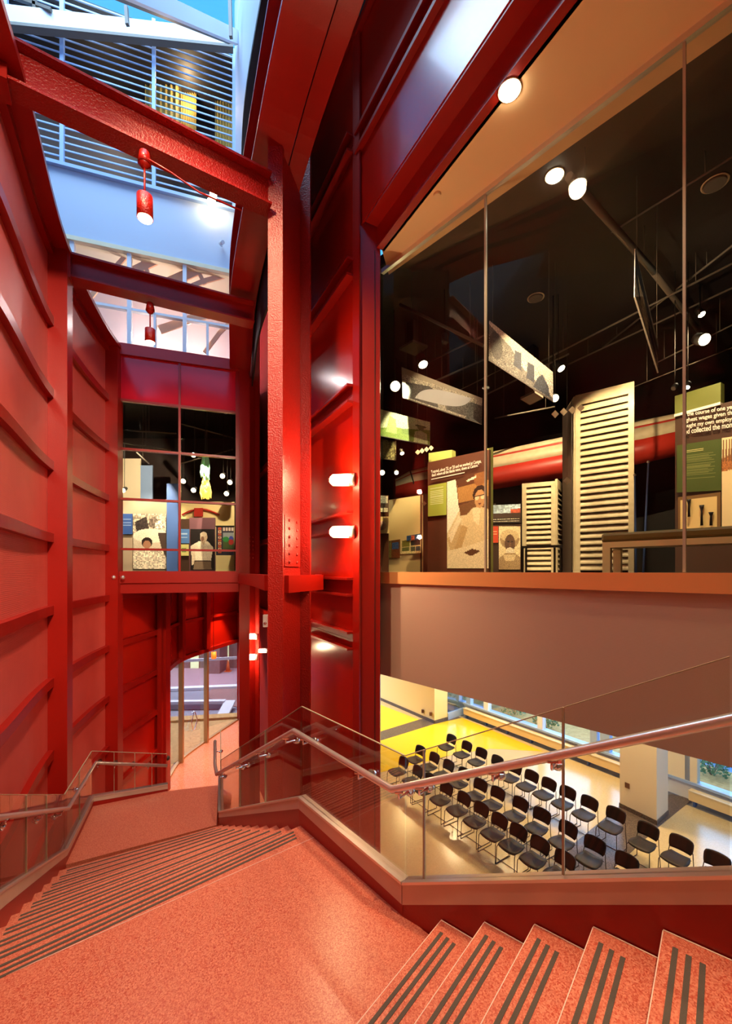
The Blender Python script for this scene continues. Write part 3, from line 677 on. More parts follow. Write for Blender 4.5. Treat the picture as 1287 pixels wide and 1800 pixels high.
# auditorium walls -----------------------------------------------------------------
Y0, Y1, Y2 = Vector((.0, 22.62)), Vector((2.92, 18.2)), Vector((3.56, 18.66))
m = MB(); m.prism([Y0[:], Y1[:], Y2[:], (.66, 23.1)], 0, 4.8); struct(m, 'wall_far', M_yellww)
m = MB(); m.plate(Y0[:], Y1[:], 0, .13, 0, .13, .03, -.01); m.plate(Y1[:], Y2[:], 0, .13, 0, .13, .03, -.01); struct(m, 'baseboard_far', M_darkfl)
for i, (x, y, dd) in enumerate(((743, 1250, 18.78), (757, 1255, 18.32))):
    p = P(x, y, dd); m = MB(); m.box(p.x-.05, p.x+.05, p.y-.05, p.y+.04, p.z-.07, p.z+.07)
    tag(m.build('wall_socket', M_board, bevel=.005), ['brown wall plate on the yellow wall, left of the two', 'brown wall plate on the yellow wall nearest its end'][i], 'wall plate', 'wall plates on the yellow wall')
# column by the windows
CA, CB, CCx = Vector((6.99, 11.75)), Vector((7.44, 10.92)), Vector((8.07, 11.4)); CDx = CA+CCx-CB
pc = empty('pillar', (7.5, 11.4, 0), 'broad tan and white square pillar in front of the auditorium windows', 'pillar')
m = MB(); m.prism([CA[:], CB[:], CCx[:], CDx[:]], .12, 4.82); m.build('shaft', mat('pillar_paint', (.80, .70, .52), .5), pc)
m = MB(); e = (CA-CB).normalized()*.015; g_ = (CCx-CB).normalized()*.015
m.prism([(CA+e-g_)[:], (CB-e-g_)[:], (CCx-e+g_)[:], (CDx+e+g_)[:]], 0, .12); m.build('baseboard', M_darkfl, pc)
m = MB(); q = CA.lerp(CB, .22); n_ = Vector((-.88, -.47)); m.plate((q+n_*.01-Vector((.03, -.05)))[:], (q+n_*.01+Vector((.03, -.05)))[:], .62, .76, .62, .76, .02); m.build('socket', M_board, pc)
# window wall
ww = empty('wall_windows', (*wl(4)[:2], 0), kind='structure')
def wpx(px): return WA+WD*((Vector(on_line(px, WA, WA+WD*10))-WA).dot(WD))
SILL = .52; OFF = .45
WO = Vector((.838, .545))
A2 = WA+WO*OFF; 
def wq(px): return Vector(on_line(px, A2, A2+WD*10))
m = MB(); m.plate((A2-WD*.6)[:], (A2+WD*14)[:], 0, SILL-.05, 0, SILL-.05, .1); m.build('sill_wall', M_white, ww)
for px, wd, mm in ((803, .5, M_white), (826, .25, M_slat), (857, .25, M_white), (952, .22, M_white), (1046, .22, M_slat), (1066, .3, M_slat), (1192, 1.0, M_creamw), (1211, .12, M_slat), (1330, .2, M_slat)):
    q = wq(px); m = MB(); m.plate((q-WD*wd/2)[:], (q+WD*wd/2)[:], SILL, 4.82, SILL, 4.82, .2); m.build('mullion', mm, ww)
m = MB(); m.plate((A2-WD*.6)[:], (A2+WD*14)[:], SILL-.05, SILL+.02, SILL-.05, SILL+.02, .3); m.build('sill', M_slat, ww)
m = MB(); m.plate((A2+WD*.2)[:], (A2+WD*14)[:], SILL, 4.82, SILL, 4.82, .012, 0); m.build('pane', M_pane, ww)
m = MB(); m.plate(Y2[:], (A2-WD*.3)[:], 0, 4.82, 0, 4.82, .012); m.build('pane', M_pane, ww)
m = MB(); m.plate(Y2[:], (A2-WD*.3)[:], 0, .3, 0, .3, .1); m.build('sill_wall', M_slat, ww)
for i, (t0, t1) in enumerate(((0, 7.7), (8.5, 13))):
    a, b = WA+WD*t0+WO*.12, WA+WD*t1+WO*.12
    rd = empty('radiator', (*a.lerp(b, .5)[:], 0), ['long low tan convector radiator under the windows left of the pillar', 'low tan convector radiator under the window right of the pillar'][i], 'radiator', 'convector radiators')
    m = MB(); m.plate(a[:], b[:], .14, .42, .14, .42, .2); m.build('cover', M_tan, rd, bevel=.012)
    m = MB(); m.plate((a-WO*.11)[:], (b-WO*.11)[:], .40, .43, .40, .43, .03); m.build('top_lip', M_creamw, rd)
    for k in range(int((t1-t0)/1.1)+1):
        q = a+WD*(.1+1.1*k); m = MB(); m.plate(q[:], (q+WD*.05)[:], 0, .14, 0, .14, .14); m.build('foot', M_blueb, rd)
# outside planting by the windows
def shrub(c, r, h, label):
    root = empty('shrub', c, label, 'shrub', 'shrubs outside the auditorium windows')
    f = MB(); rr = random.Random(int(c[0]*100))
    for k in range(260):
        a, b = rr.random()*2*PI, rr.random(); p = Vector(c)+Vector((math.cos(a)*r*math.sqrt(rr.random()), math.sin(a)*r*math.sqrt(rr.random()), .1+h*b))
        d = Vector((rr.uniform(-1, 1), rr.uniform(-1, 1), rr.uniform(.1, 1))).normalized()*.13; s = d.orthogonal().normalized()*.045
        f.add([p, p+d*.5+s, p+d, p+d*.5-s], [(0, 1, 2, 3)])
    f.build('foliage', M_leaf, root)
    s = MB()
    for k in range(5): a = k*1.3; s.tube([c, (c[0]+math.cos(a)*r*.4, c[1]+math.sin(a)*r*.4, h*.7)], .012, 5)
    s.build('stem', M_brick, root)
shrub(tuple(P(905, 1262, 19.3)[:2])+(0,), .6, .9, 'green shrub outside the window left of the pillar')
shrub(tuple(P(960, 1268, 17.6)[:2])+(0,), .5, .5, 'low blue-green shrub outside the middle window')
shrub(tuple(P(1250, 1395, 13.6)[:2])+(0,), .5, .55, 'green shrub outside the window right of the pillar')
m = MB(); m.prism([(wl(-6, .9))[:], wl(16, .9)[:], wl(16, 3.4)[:], wl(-6, 3.4)[:]], -.03, .02); struct(m, 'pavement_side', M_paver)
m = MB(); m.prism([(wl(-6, 3.4))[:], wl(16, 3.4)[:], wl(16, 12)[:], wl(-6, 12)[:]], -.03, 0); struct(m, 'road_side', mat('blue_grey_road', (.20, .30, .46), .7))

# street outside the entrance -----------------------------------------------------------
m = MB(); m.prism([(-6.2, 12), (-6.5, 14.5), (-6.2, 16.3), (-5.55, 18.9), (-5.2, 19.0), (-12, 18.6), (-14, 12)], -.03, -.005); struct(m, 'pavement', M_paver)
k0, k1 = PH(280, 1272, 0), PH(425, 1258, 0)
m = MB(); m.bar(k0+Vector((-3, -.3, .03)), k1+Vector((1, .1, .03)), .55, .12); struct(m, 'kerb_near', M_paver)
q0, q1 = PH(270, 1246, 0), PH(396, 1244, 0)
ts = empty('street_barrier', (q0+q1)/2, 'low grey street barrier wall beyond the entrance paving', 'barrier')
m = MB(); m.bar(q0+Vector((0, 0, .12)), q1+Vector((0, 0, .12)), .4, .24); m.build('wall', M_asphalt, ts)
m = MB(); m.bar(q0+Vector((0, 0, .30)), q1+Vector((0, 0, .30)), .3, .12); m.build('cap', M_kerb, ts)
m = MB(); a, b = PH(392, 1258, 0), PH(405, 1243, 0); m.bar(a+Vector((0, 0, .03)), b+Vector((0, 0, .3)), .5, .08); m.build('end_ramp', M_kerb, ts)
m = MB(); m.prism([PH(x, y, 0)[:2] for x, y in ((360, 1225), (440, 1250), (470, 1190), (400, 1180))], -.03, .01); struct(m, 'paving_brick', M_brick)
m = MB(); m.prism([PH(x, y, 0)[:2] for x, y in ((200, 1212), (430, 1206), (470, 1160), (200, 1175))], -.03, .03); struct(m, 'pavement_far', mat('mauve_paving', (.36, .22, .24), .8))
for i, (xa, xb, y) in enumerate(((284, 425, 1213),)):
    a, b = PH(xa-30, y+2, 0), PH(xb, y-5, 0); m = MB(); m.bar(a+Vector((0, 0, .06)), b+Vector((0, 0, .06)), .45, .14); struct(m, 'kerb_far', M_kerb)
bl = empty('brick_building', (-10.5, 29, 0), 'brick shop building across the street beyond the entrance', 'building')
m = MB(); m.box(-19, -3.5, 28.5, 34, 0, 12); m.build('wall', M_brick, bl)
for (xa, xb, y0, y1) in ((333, 350, 1195, 1130), (366, 371, 1175, 1140), (396, 403, 1170, 1120), (292, 312, 1165, 1140)):
    a, b = P(xa, y0, 28.4), P(xb, y1, 28.4); m = MB(); m.box(a.x, b.x, 28.40, 28.52, a.z, b.z); w_ = m.build('shop_window', M_lampglass, bl)
    m = MB(); m.box(a.x+.05, b.x-.05, 28.44, 28.5, a.z+.05, b.z-.05); m.build('glow', emis('shop_glow', (.75, .9, .7), .8), w_)
m = MB(); a, b = P(372, 1194, 27.5), P(392, 1100, 27.5); m.box(a.x, b.x, 26.9, 28.6, 0, b.z); m.build('pier', M_brick, bl)
rl = empty('street_railing', P(350, 1160, 22), 'white horizontal street rail crossing behind the entrance doors', 'railing')
m = MB(); m.bar(P(300, 1163, 22), P(440, 1155, 22.6), .08, .14); m.build('rail', M_kerb, rl)
for x in (318, 362, 424): m = MB(); p = P(x, 1160, 22.2); m.bar((p.x, p.y+.1, 0), (p.x, p.y+.1, p.z), .08, .08); m.build('post', M_kerb, rl)
cn = empty('traffic_cone', PH(401, 1181, 0), 'small orange traffic cone on the far pavement', 'traffic cone'); c = cn.location
m = MB(); m.box(c.x-.2, c.x+.2, c.y-.2, c.y+.2, 0.03, .07); m.build('base', M_cone, cn)
m = MB(); m.cyl((c.x, c.y, .07), (c.x, c.y, .75), .15, .03, 12); m.build('body', M_cone, cn)

# ================================================================ BALUSTRADES
def balustrade(name, label, pts, splits, hand, brk, plate_drop):
    """pts: (x, y, curb bottom z, curb top z, glass top z)"""
    p0 = pts[len(pts)//2]; root = empty(name, (p0[0], p0[1], p0[2]-.1), label, 'balustrade')
    for (a, b, sp, dr_) in zip(pts[:-1], pts[1:], splits, plate_drop):
        m = MB(); m.plate(a[:2], b[:2], a[2], a[3]-.02, b[2], b[3]-.02, .07); m.build('curb_cladding', M_clad, root)
        m = MB(); m.plate(a[:2], b[:2], a[3]-.02, a[3], b[3]-.02, b[3], .085); m.build('base_channel', M_steel, root)
        m = MB(); m.plate(a[:2], b[:2], a[2]-dr_, a[2], b[2]-dr_, b[2], .05); m.build('stringer', M_red, root)
        s = [0]+sp+[1]
        for t0, t1 in zip(s[:-1], s[1:]):
            g0, g1 = t0+.004, t1-.004
            A = Vector(a).to_3d(); 
            i0 = [a[k]+(b[k]-a[k])*g0 for k in range(5)]; i1 = [a[k]+(b[k]-a[k])*g1 for k in range(5)]
            m = MB(); m.plate(i0[:2], i1[:2], i0[3], i0[4], i1[3], i1[4], .014); gp_ = m.build('glass_panel', M_rail, root)
            m = MB(); m.plate(i0[:2], i1[:2], i0[4], i0[4]+.006, i1[4], i1[4]+.006, .014); m.build('edge', M_gedge, gp_)
            if t0 > 0:
                m = MB(); m.plate([a[k]+(b[k]-a[k])*(t0-.0035) for k in (0, 1)], [a[k]+(b[k]-a[k])*(t0+.0035) for k in (0, 1)], i0[3], i0[4], i0[3], i0[4], .014); m.build('edge', M_gedge, gp_)
    m = MB(); m.tube(hand, .027, 12); h = m.build('handrail', M_steel, root)
    for (seg, t, q) in brk:
        a, b = Vector(hand[seg]), Vector(hand[seg+1]); p = a.lerp(b, t); q = Vector(q)
        gl = Vector((q.x, q.y, p.z-.07)); m = MB()
        m.tube([p+Vector((0, 0, -.02)), p+Vector((0, 0, -.07)), gl], .009, 6); m.cyl(gl-(gl-p).normalized()*.012, gl+(gl-p).normalized()*.03, .032, .032, 12)
        m.box(p.x-.03, p.x+.03, p.y-.015, p.y+.015, p.z-.032, p.z-.022)
        m.build('bracket', M_chrome, root)
    return root
def glass_at(pts, seg, p):
    a, b = Vector(pts[seg][:2]), Vector(pts[seg+1][:2]); d = (b-a).normalized(); q = a+d*((Vector(p[:2])-a).dot(d)); return (q.x, q.y, p[2])
Rp = [(-2.72, 7.98, 2.64, 2.74, 3.53), (-2.28, 6.70, 2.64, 2.74, 3.53), (-.636, 4.22, 4.16, 4.28, 5.16), (.284, 3.108, 4.09, 4.255, 5.153), (1.668, 1.945, 5.0, 5.136, 6.11), (2.35, 1.37, 5.45, 5.59, 6.56)]
# prolong the rising part beyond the frame
h3a, h3b = P(690, 1388, 3.02), P(1287, 1264, 1.90); h3c = h3b+(h3b-h3a)*.45
hand = [P(378, 1303, 7.75), P(378, 1345, 7.0), P(381, 1361, 6.62), P(517, 1285, 4.10), h3a, h3b, h3c]
def bk(hand, pts, lst):
    out = []
    for hs, t, ps in lst:
        p = Vector(hand[hs]).lerp(Vector(hand[hs+1]), t); out.append((hs, t, glass_at(pts, ps, p)))
    return out
balustrade('balustrade', 'right glass balustrade with steel handrail between the landing and the auditorium', Rp, [[.5], [.33, .66], [], [.09, .60], []], hand,
           bk(hand, Rp, [(0, .3, 0), (2, .05, 1), (2, .35, 1), (2, .42, 1), (2, .66, 1), (2, .93, 1), (3, .12, 2), (3, .72, 2), (4, .03, 3), (4, .12, 3), (4, .40, 3), (4, .585, 3)]), [.4, .4, .5, .75, .7])
Lp = [(-2.62, 2.5, 4.12, 4.28, 5.08), (-3.14, 3.66, 3.62, 3.77, 4.58), (-4.13, 5.84, 2.60, 2.70, 3.44), (-4.68, 7.28, 2.58, 2.67, 3.43), (-3.62, 7.79, 2.54, 2.63, 3.16)]
lh = [P(-210, 1455, 2.45), P(0, 1437, 3.60), P(120, 1421, 5.72), P(168, 1341, 7.08), P(294, 1346, 7.62)]
balustrade('balustrade', 'left glass balustrade stepping down to the mid landing beside the curved wall', Lp, [[], [.3, .62], [.5], [.28, .55, .78]], lh,
           bk(lh, Lp, [(1, .05, 1), (1, .5, 1), (1, .85, 1), (2, .5, 2), (3, .03, 3), (3, .25, 3), (3, .5, 3), (3, .72, 3)]), [.5, .45, .25, .25])

# ================================================================ CHAIRS
def make_chair():
    r = empty('stacking_chair', (0, 0, 0))
    # seat shell: gently dished
    def shell(m, fn, nu, nv, th):
        a = [[Vector(fn(u/nu, v/nv)) for u in range(nu+1)] for v in range(nv+1)]
        top = [p for row in a for p in row]; n = len(top); vs_ = top+[p+th for p in top]; fs = []
        for v in range(nv):
            for u in range(nu):
                i = v*(nu+1)+u; fs.append((i, i+1, i+nu+2, i+nu+1)); fs.append((n+i+nu+1, n+i+nu+2, n+i+1, n+i))
        rim = [u for u in range(nu+1)]+[(v+1)*(nu+1)-1 for v in range(1, nv+1)]+[nv*(nu+1)+u for u in range(nu-1, -1, -1)]+[v*(nu+1) for v in range(nv-1, 0, -1)]
        for i in range(len(rim)): j = (i+1) % len(rim); fs.append((rim[j], rim[i], n+rim[i], n+rim[j]))
        m.smooth = True; m.add(vs_, fs)
    def seat(u, v):
        x = u-.5; y = v-.5; wd = .47-.07*max(0, y)*2-.04*(abs(y)*2)**4; 
        return (x*wd, y*.44*(1-.10*(abs(x)*2)**3), .452+.10*x*x-.06*max(0, -y-.3)+.10*max(0, y-.32))
    m = MB(); shell(m, seat, 8, 8, Vector((0, 0, -.028))); m.build('seat', M_seat, r)
    def back(u, v):
        x = u-.5; z = v; wd = .45-.06*(abs(z-.5)*2)**4+.02*(z-.5)
        return (x*wd, .20+.06*z-.12*x*x+.02*z, .56+.28*z*(1-.10*(abs(x)*2)**3))
    m = MB(); shell(m, back, 8, 6, Vector((0, .022, 0))); m.build('backrest', M_chair, r)
    for s in (-1, 1):
        x = .235*s
        m = MB(); m.tube([(x*.94, -.17, .44), (x, -.21, .40), (x*1.04, -.23, .01), (x*1.04, .24, .01), (x*.98, .20, .44), (x*.9, .23, .60)], .009, 6); m.build('leg', M_wire, r)
    m = MB(); m.tube([(-.24, -.05, .012), (.24, -.05, .012)], .007, 5); m.build('crossbar', M_wire, r)
    m = MB(); m.tube([(-.2, .20, .45), (0, .2, .43), (.2, .20, .45)], .007, 5); m.build('crossbar', M_wire, r)
    return r
row_back = [(794, 1292), (821, 1304), (847, 1316), (874.5, 1329), (906, 1342), (935, 1355.5), (965, 1369), (998.5, 1384), (1036, 1401), (1083, 1421), (1139, 1448), (1197, 1471), (1261, 1500), (1335, 1533)]
row_mid = [(740, 1312), (764, 1324), (789, 1337), (817, 1351), (846, 1371), (876, 1385), (915.5, 1403), (954, 1423), (998.5, 1446), (1047, 1473), (1102, 1502)]
row_front = [(710, 1331.5), (735, 1347), (757, 1361), (786, 1377), (816, 1394), (847, 1412), (879, 1432), (912, 1451), (950, 1473), (993, 1498)]
ordn = ['far end', 'second', 'third', 'fourth', 'fifth', 'sixth', 'seventh', 'eighth', 'ninth', 'tenth', 'eleventh', 'twelfth', 'thirteenth', 'fourteenth']
proto = make_chair(); first = True
for rname, row in (('back row nearest the windows', row_back), ('middle row', row_mid), ('front row nearest the stair', row_front)):
    for i, (px, py) in enumerate(row):
        if px > 1320: continue
        o = proto if first else copy_tree(proto); first = False
        q = PH(px, py, .83); o.location = (q.x-.20, q.y-.135, 0); o.rotation_euler = (0, 0, math.radians(-56.6+random.uniform(-3, 3)))
        lab = 'black chair at the far end of the '+rname if i == 0 else '%s black chair from the far end of the %s' % (ordn[i], rname)
        tag(o, lab, 'chair', 'black stacking chairs in the auditorium')

# ================================================================ LAMPS
def can_pendant(top, body_top, body_bot, r, label, glow, org=False):
    root = empty('pendant_lamp', body_top, label, 'pendant lamp')
    m = MB()
    if org: m.cyl(top, Vector(top)-Vector((0, 0, .04)), .05, .04, 12)
    else: m.cyl(top, Vector(top)-Vector((0, 0, .14)), .055, .075, 12); m.ball(Vector(top)-Vector((0, 0, .12)), .07)
    m.build('canopy', M_red if not org else M_black, root)
    m = MB(); m.cyl(Vector(top)-Vector((0, 0, .1)), body_top, .012 if not org else .006, None, 8); m.build('stem', M_red if not org else M_black, root)
    m = MB(); m.cyl(body_top, body_bot, r, r, 20)
    m.build('shade', M_redrough if not org else M_orglass, root)
    m = MB(); b = Vector(body_bot); m.cyl(b+Vector((0, 0, .004)), b-Vector((0, 0, .012)), r*.92, r*.85, 20); m.build('lens', glow, root)
    return root
d = 5.05
can_pendant(P(254, 268, d), P(254.5, 345, d), P(255, 384, d), .088, 'near red cylinder pendant lamp under the near beam', M_lamp)
p = P(255, 388, d); light('SPOT', 'pendant_light', p, 120, WARM, p+Vector((0, 0, -3)), spot_size=1.6, spot_blend=.7, shadow_soft_size=.06)
d = 7.55
can_pendant(P(264, 533, d), P(264, 579, d), P(264, 602, d), .085, 'far red cylinder pendant lamp under the far beam', M_lamp)
p = P(264, 606, d); light('SPOT', 'pendant_light', p, 120, WARM, p+Vector((0, 0, -3)), spot_size=1.6, spot_blend=.7, shadow_soft_size=.06)
d = 13.2
can_pendant(P(375, 1033, d), P(375.5, 1146, d), P(376, 1157, d), .075, 'small orange glass pendant on a long cord inside the entrance', M_orglass, True)
def sconce(pos, dirv, ln, label, group, power):
    root = empty('wall_sconce', pos, label, 'wall lamp', group); p = Vector(pos); dv_ = Vector(dirv).normalized()
    m = MB(); m.cyl(p, p+dv_*ln*.22, ln*.26, ln*.24, 14); m.build('base', M_steel, root)
    m = MB(); m.tube([p+dv_*ln*t for t in (.22, .3, .85, .97, 1.0)], [ln*.18, ln*.21, ln*.20, ln*.14, ln*.04], 14); m.build('glass_jar', M_lamp, root)
    m = MB(); u = dv_.orthogonal().normalized(); v = dv_.cross(u)
    for k in range(5):
        a = 2*PI*k/5; e = u*math.cos(a)+v*math.sin(a); m.tube([p+dv_*ln*.2+e*ln*.25, p+dv_*ln*.9+e*ln*.23, p+dv_*ln*1.04+e*ln*.06], ln*.012, 4)
    m.build('cage', M_steel, root)
    c = p+dv_*ln*.6+Vector((0, -ln*.5, 0)); light('POINT', 'sconce_light', c, power, WARM, shadow_soft_size=.04)
sconce(P(624, 843, 6.70), (-1, .1, .0), .40, 'upper caged wall lamp on the corner column', 'caged lamps on the corner column', 42)
sconce(P(624, 935, 6.70), (-1, .1, .0), .40, 'lower caged wall lamp on the corner column', 'caged lamps on the corner column', 42)
sconce(P(454, 1119, 11.2), (-1, -.1, .0), .34, 'upper caged lamp beside the entrance, on the far column', 'caged lamps by the entrance', 22)
sconce(P(454, 1155, 11.2), (-1, -.1, .0), .34, 'lower caged lamp beside the entrance, on the far column', 'caged lamps by the entrance', 22)
sconce(P(471, 1144, 9.2), (-1, -.1, .0), .2, 'caged lamp just left of the near column below the ring beam', 'caged lamps by the entrance', 14)
sp = empty('spotlight', P(375, 350, 10.7), 'small bright twin spotlight on the louvre screen', 'spotlight')
m = MB(); p = P(375, 343, 10.7); m.ball(p, .09); m.ball(P(372, 356, 10.7), .11); m.build('lens', M_lamp, sp)
m = MB(); m.bar(P(376, 330, 10.9), P(376, 350, 10.85), .03, .05); m.build('bracket', M_pipe, sp)
# little white bell unit on the wall by the near column
bb = empty('alarm_strobe', P(467, 1091, 8.9), 'small white alarm strobe left of the near column', 'alarm strobe')
m = MB(); p = P(467, 1091, 8.9); m.box(p.x-.05, p.x+.05, p.y-.04, p.y+.05, p.z-.13, p.z+.13); m.build('housing', M_white, bb, bevel=.01)
m = MB(); m.ball(p+Vector((0, -.04, -.05)), .035); m.build('lens', M_chrome, bb)
# recessed lamp in the tan soffit
def downlight(c, r, label, glow, grp=None):
    root = empty('downlight', c, label, 'downlight', grp); c = Vector(c)
    m = MB(); n = 24; 
    ring = [(r*1.0, -.004), (r*1.18, -.012), (r*1.2, .0), (r*1.0, .02)]; vs_ = []; fs = []
    for k in range(n):
        for (q, z) in ring: vs_.append((c.x+math.cos(2*PI*k/n)*q, c.y+math.sin(2*PI*k/n)*q, c.z+z))
    for k in range(n):
        for j in range(4): fs.append((k*4+j, ((k+1) % n)*4+j, ((k+1) % n)*4+(j+1) % 4, k*4+(j+1) % 4))
    m.smooth = True; m.add(vs_, fs); m.build('trim_ring', M_creamw, root)
    m = MB(); m.cyl(c+Vector((0, 0, -.004)), c+Vector((0, 0, -.03)), r, r*.96, 24); m.build('lens', glow, root); return root
z = EZ+5.03; q = P(896, 158, F*5.03/846); downlight((q.x, q.y, z), .10, 'bright round downlight in the tan soffit beside the red beam', M_lampw)
light('SPOT', 'soffit_light', (q.x, q.y, z-.06), 260, WARM, (q.x-.2, q.y-.1, 0), spot_size=2.0, spot_blend=.6, shadow_soft_size=.1)
q = P(769, 341, F*5.03/663); m = MB(); m.cyl((q.x, q.y, z), (q.x, q.y, z-.03), .05, .045, 16)
tag(m.build('smoke_detector', M_soffit), 'small round tan sprinkler cover in the soffit', 'sprinkler cover')
zc = EZ+5.22
for x, y, gl, lab in ((975, 308, M_lampw, 'lit round downlight in the dark gallery ceiling'), (942, 523, M_pipe, 'unlit round downlight in the dark gallery ceiling above the banners'), (1257, 322, M_pipe, 'unlit round downlight in the gallery ceiling near the right edge')):
    q = P(x, y, F*5.22/(HY-y)); downlight((q.x, q.y, zc), .10 if gl is M_lampw else .13, lab, gl)
    if gl is M_lampw: light('SPOT', 'gallery_downlight', (q.x, q.y, zc-.06), 110, WARM2, (q.x, q.y, 0), spot_size=1.7, spot_blend=.5, shadow_soft_size=.08)

# ================================================================ GALLERY CONTENTS (right)
FZ = EZ-.03
def upright(name, pl, dl, pr, dr2, ytop_l, ytop_r, th, mm, parent, z0=None):
    a, b = P(pl, ytop_l, dl), P(pr, ytop_r, dr2); m = MB()
    m.plate(a[:2], b[:2], FZ if z0 is None else z0, a.z, FZ if z0 is None else z0, b.z, th, th/2); return m.build(name, mm, parent)
def flatpic(name, pl, dl, pr, dr2, corners, pic, parent, off=.02):
    """picture on the vertical plane through plan points (pl,dl),(pr,dr2); corners = px of tl,tr,br,bl"""
    A, B = P(pl, 0, dl), P(pr, 0, dr2); A2d, B2d = Vector(A[:2]), Vector(B[:2]); n = Vector(((B2d-A2d).y, -(B2d-A2d).x)).normalized()
    n = n if n.y < 0 else -n; A2d += n*off; B2d += n*off
    out = []
    for (x, y) in corners:
        q = on_line(x, A2d, B2d); out.append(Vector((q[0], q[1], EZ+(HY-y)/F*q[1])))
    return print_mesh(name, *out, pic, parent), out
# --- big quotation panel
def pic_plain(c): return Pic(1, 1, c)
qp = empty('exhibit_panel', (*P(810, 0, 8.0)[:2], FZ), 'brown quotation panel with lime edges and large portrait in a kitchen', 'exhibit panel')
PL = (752, 8.6, 860, 7.65)
upright('board', 752, 8.6, 860, 7.65, 813, 790, .06, M_board, qp)
upright('edge_strip', 859, 7.66, 867, 7.75, 788, 786, .05, M_lime, qp)
m = MB(); a, b = P(752, 0, 8.6), P(793, 0, 8.23); m.plate(a[:2], b[:2], P(0, 818, 8.6).z, P(0, 796, 8.6).z, P(0, 812, 8.23).z, P(0, 790, 8.23).z, .14, .10); m.build('header_block', M_lime, qp)
pk = Pic(60, 110, (225, 205, 160))
pk.poly([(0, 0), (.22, 0), (.32, .35), (.0, .6)], (250, 240, 215)).poly([(.22, 0), (1, 0), (1, .33), (.3, .33)], (96, 56, 34)).poly([(.25, .06), (1, .06), (1, .27), (.30, .27)], (180, 130, 72)).poly([(.25, .06), (1, .03), (1, .10), (.27, .10)], (100, 55, 30)).ell(.80, .05, .14, .09, (150, 96, 52)).poly([(.48, .045), (.72, .02), (.72, .045), (.5, .065)], (250, 240, 210))
pk.poly([(.30, .30), (1, .26), (1, .40), (.34, .42)], (120, 80, 48))
pk.poly([(.0, .66), (.35, .50), (.45, .68), (.1, .82)], (205, 175, 125)).poly([(.05, .62), (.30, .40), (.36, .46), (.1, .72)], (238, 222, 185))
pk.poly([(.40, .46), (.62, .36), (.80, .35), (1.0, .40), (1, .78), (.45, .78), (.38, .62)], (224, 200, 152)).poly([(.38, .52), (.52, .56), (.36, .78), (.2, .78)], (196, 162, 108))
pk.poly([(.62, .36), (.82, .36), (.78, .55), (.66, .50)], (240, 222, 180)).ell(.80, .22, .16, .085, (58, 32, 20)).ell(.80, .275, .125, .095, (200, 150, 100)).poly([(.66, .235), (.94, .235), (.94, .25), (.66, .25)], (50, 30, 20)).ell(.74, .262, .05, .02, (240, 215, 170)).ell(.87, .262, .05, .02, (240, 215, 170)).ell(.80, .325, .04, .008, (120, 60, 40))
pk.poly([(0, .80), (.5, .76), (1, .70), (1, 1), (0, 1)], (236, 218, 176)).poly([(.42, .83), (.62, .79), (.82, .82), (.6, .87)], (96, 60, 36)).noise(.06)
flatpic('portrait_print', *PL, [(786, 847), (859, 826), (859, 999), (786, 999)], pk, qp, .012)
flatpic('caption_block', *PL, [(752.5, 854), (785, 848), (785, 905), (752.5, 908)], (lambda p: [p, [p.poly([(.12, y), (.5 if y < .1 else .84, y), (.5 if y < .1 else .84, y+.018), (.12, y+.018)], (240, 240, 190)) for y in [.10]+[.2+.05*k for k in range(9)]]][0])(Pic(24, 56, (176, 186, 74))), qp, .03)
def line_text(s, x0, yb0, x1, yb1, hpx, plane, mm, par, off=.035):
    A, B = Vector(P(plane[0], 0, plane[1])[:2]), Vector(P(plane[2], 0, plane[3])[:2]); n = Vector(((B-A).y, -(B-A).x)).normalized(); n = n if n.y < 0 else -n; A, B = A+n*off, B+n*off
    q0, q1 = on_line(x0, A, B), on_line(x1, A, B); o = Vector((q0[0], q0[1], EZ+(HY-yb0)/F*q0[1])); e = Vector((q1[0], q1[1], EZ+(HY-yb1)/F*q1[1]))
    return text(s, o, e-o, (0, 0, 1), hpx/F*(q0[1]+q1[1])/2, (e-o).length, mm, par)
line_text('"I started...about \'22, or \'23 and we worked at Canton,', 758, 833, 846, 814, 6.5, PL, M_txt, qp)
line_text("that's where all the blacks were, down at Canton.\"", 759, 839, 842, 821, 6.5, PL, M_txt, qp)
A = Vector(P(752, 0, 8.6)[:2]); B = Vector(P(860, 0, 7.65)[:2])
m = MB(); q0, q1 = on_line(760, A, B), on_line(818, A, B); m.plate((q0[0]-.02, q0[1]-.03), (q1[0]-.02, q1[1]-.03), EZ+(HY-844)/F*q0[1], EZ+(HY-842.6)/F*q0[1], EZ+(HY-832)/F*q1[1], EZ+(HY-830.6)/F*q1[1], .01); m.build('rule', M_txt, qp)
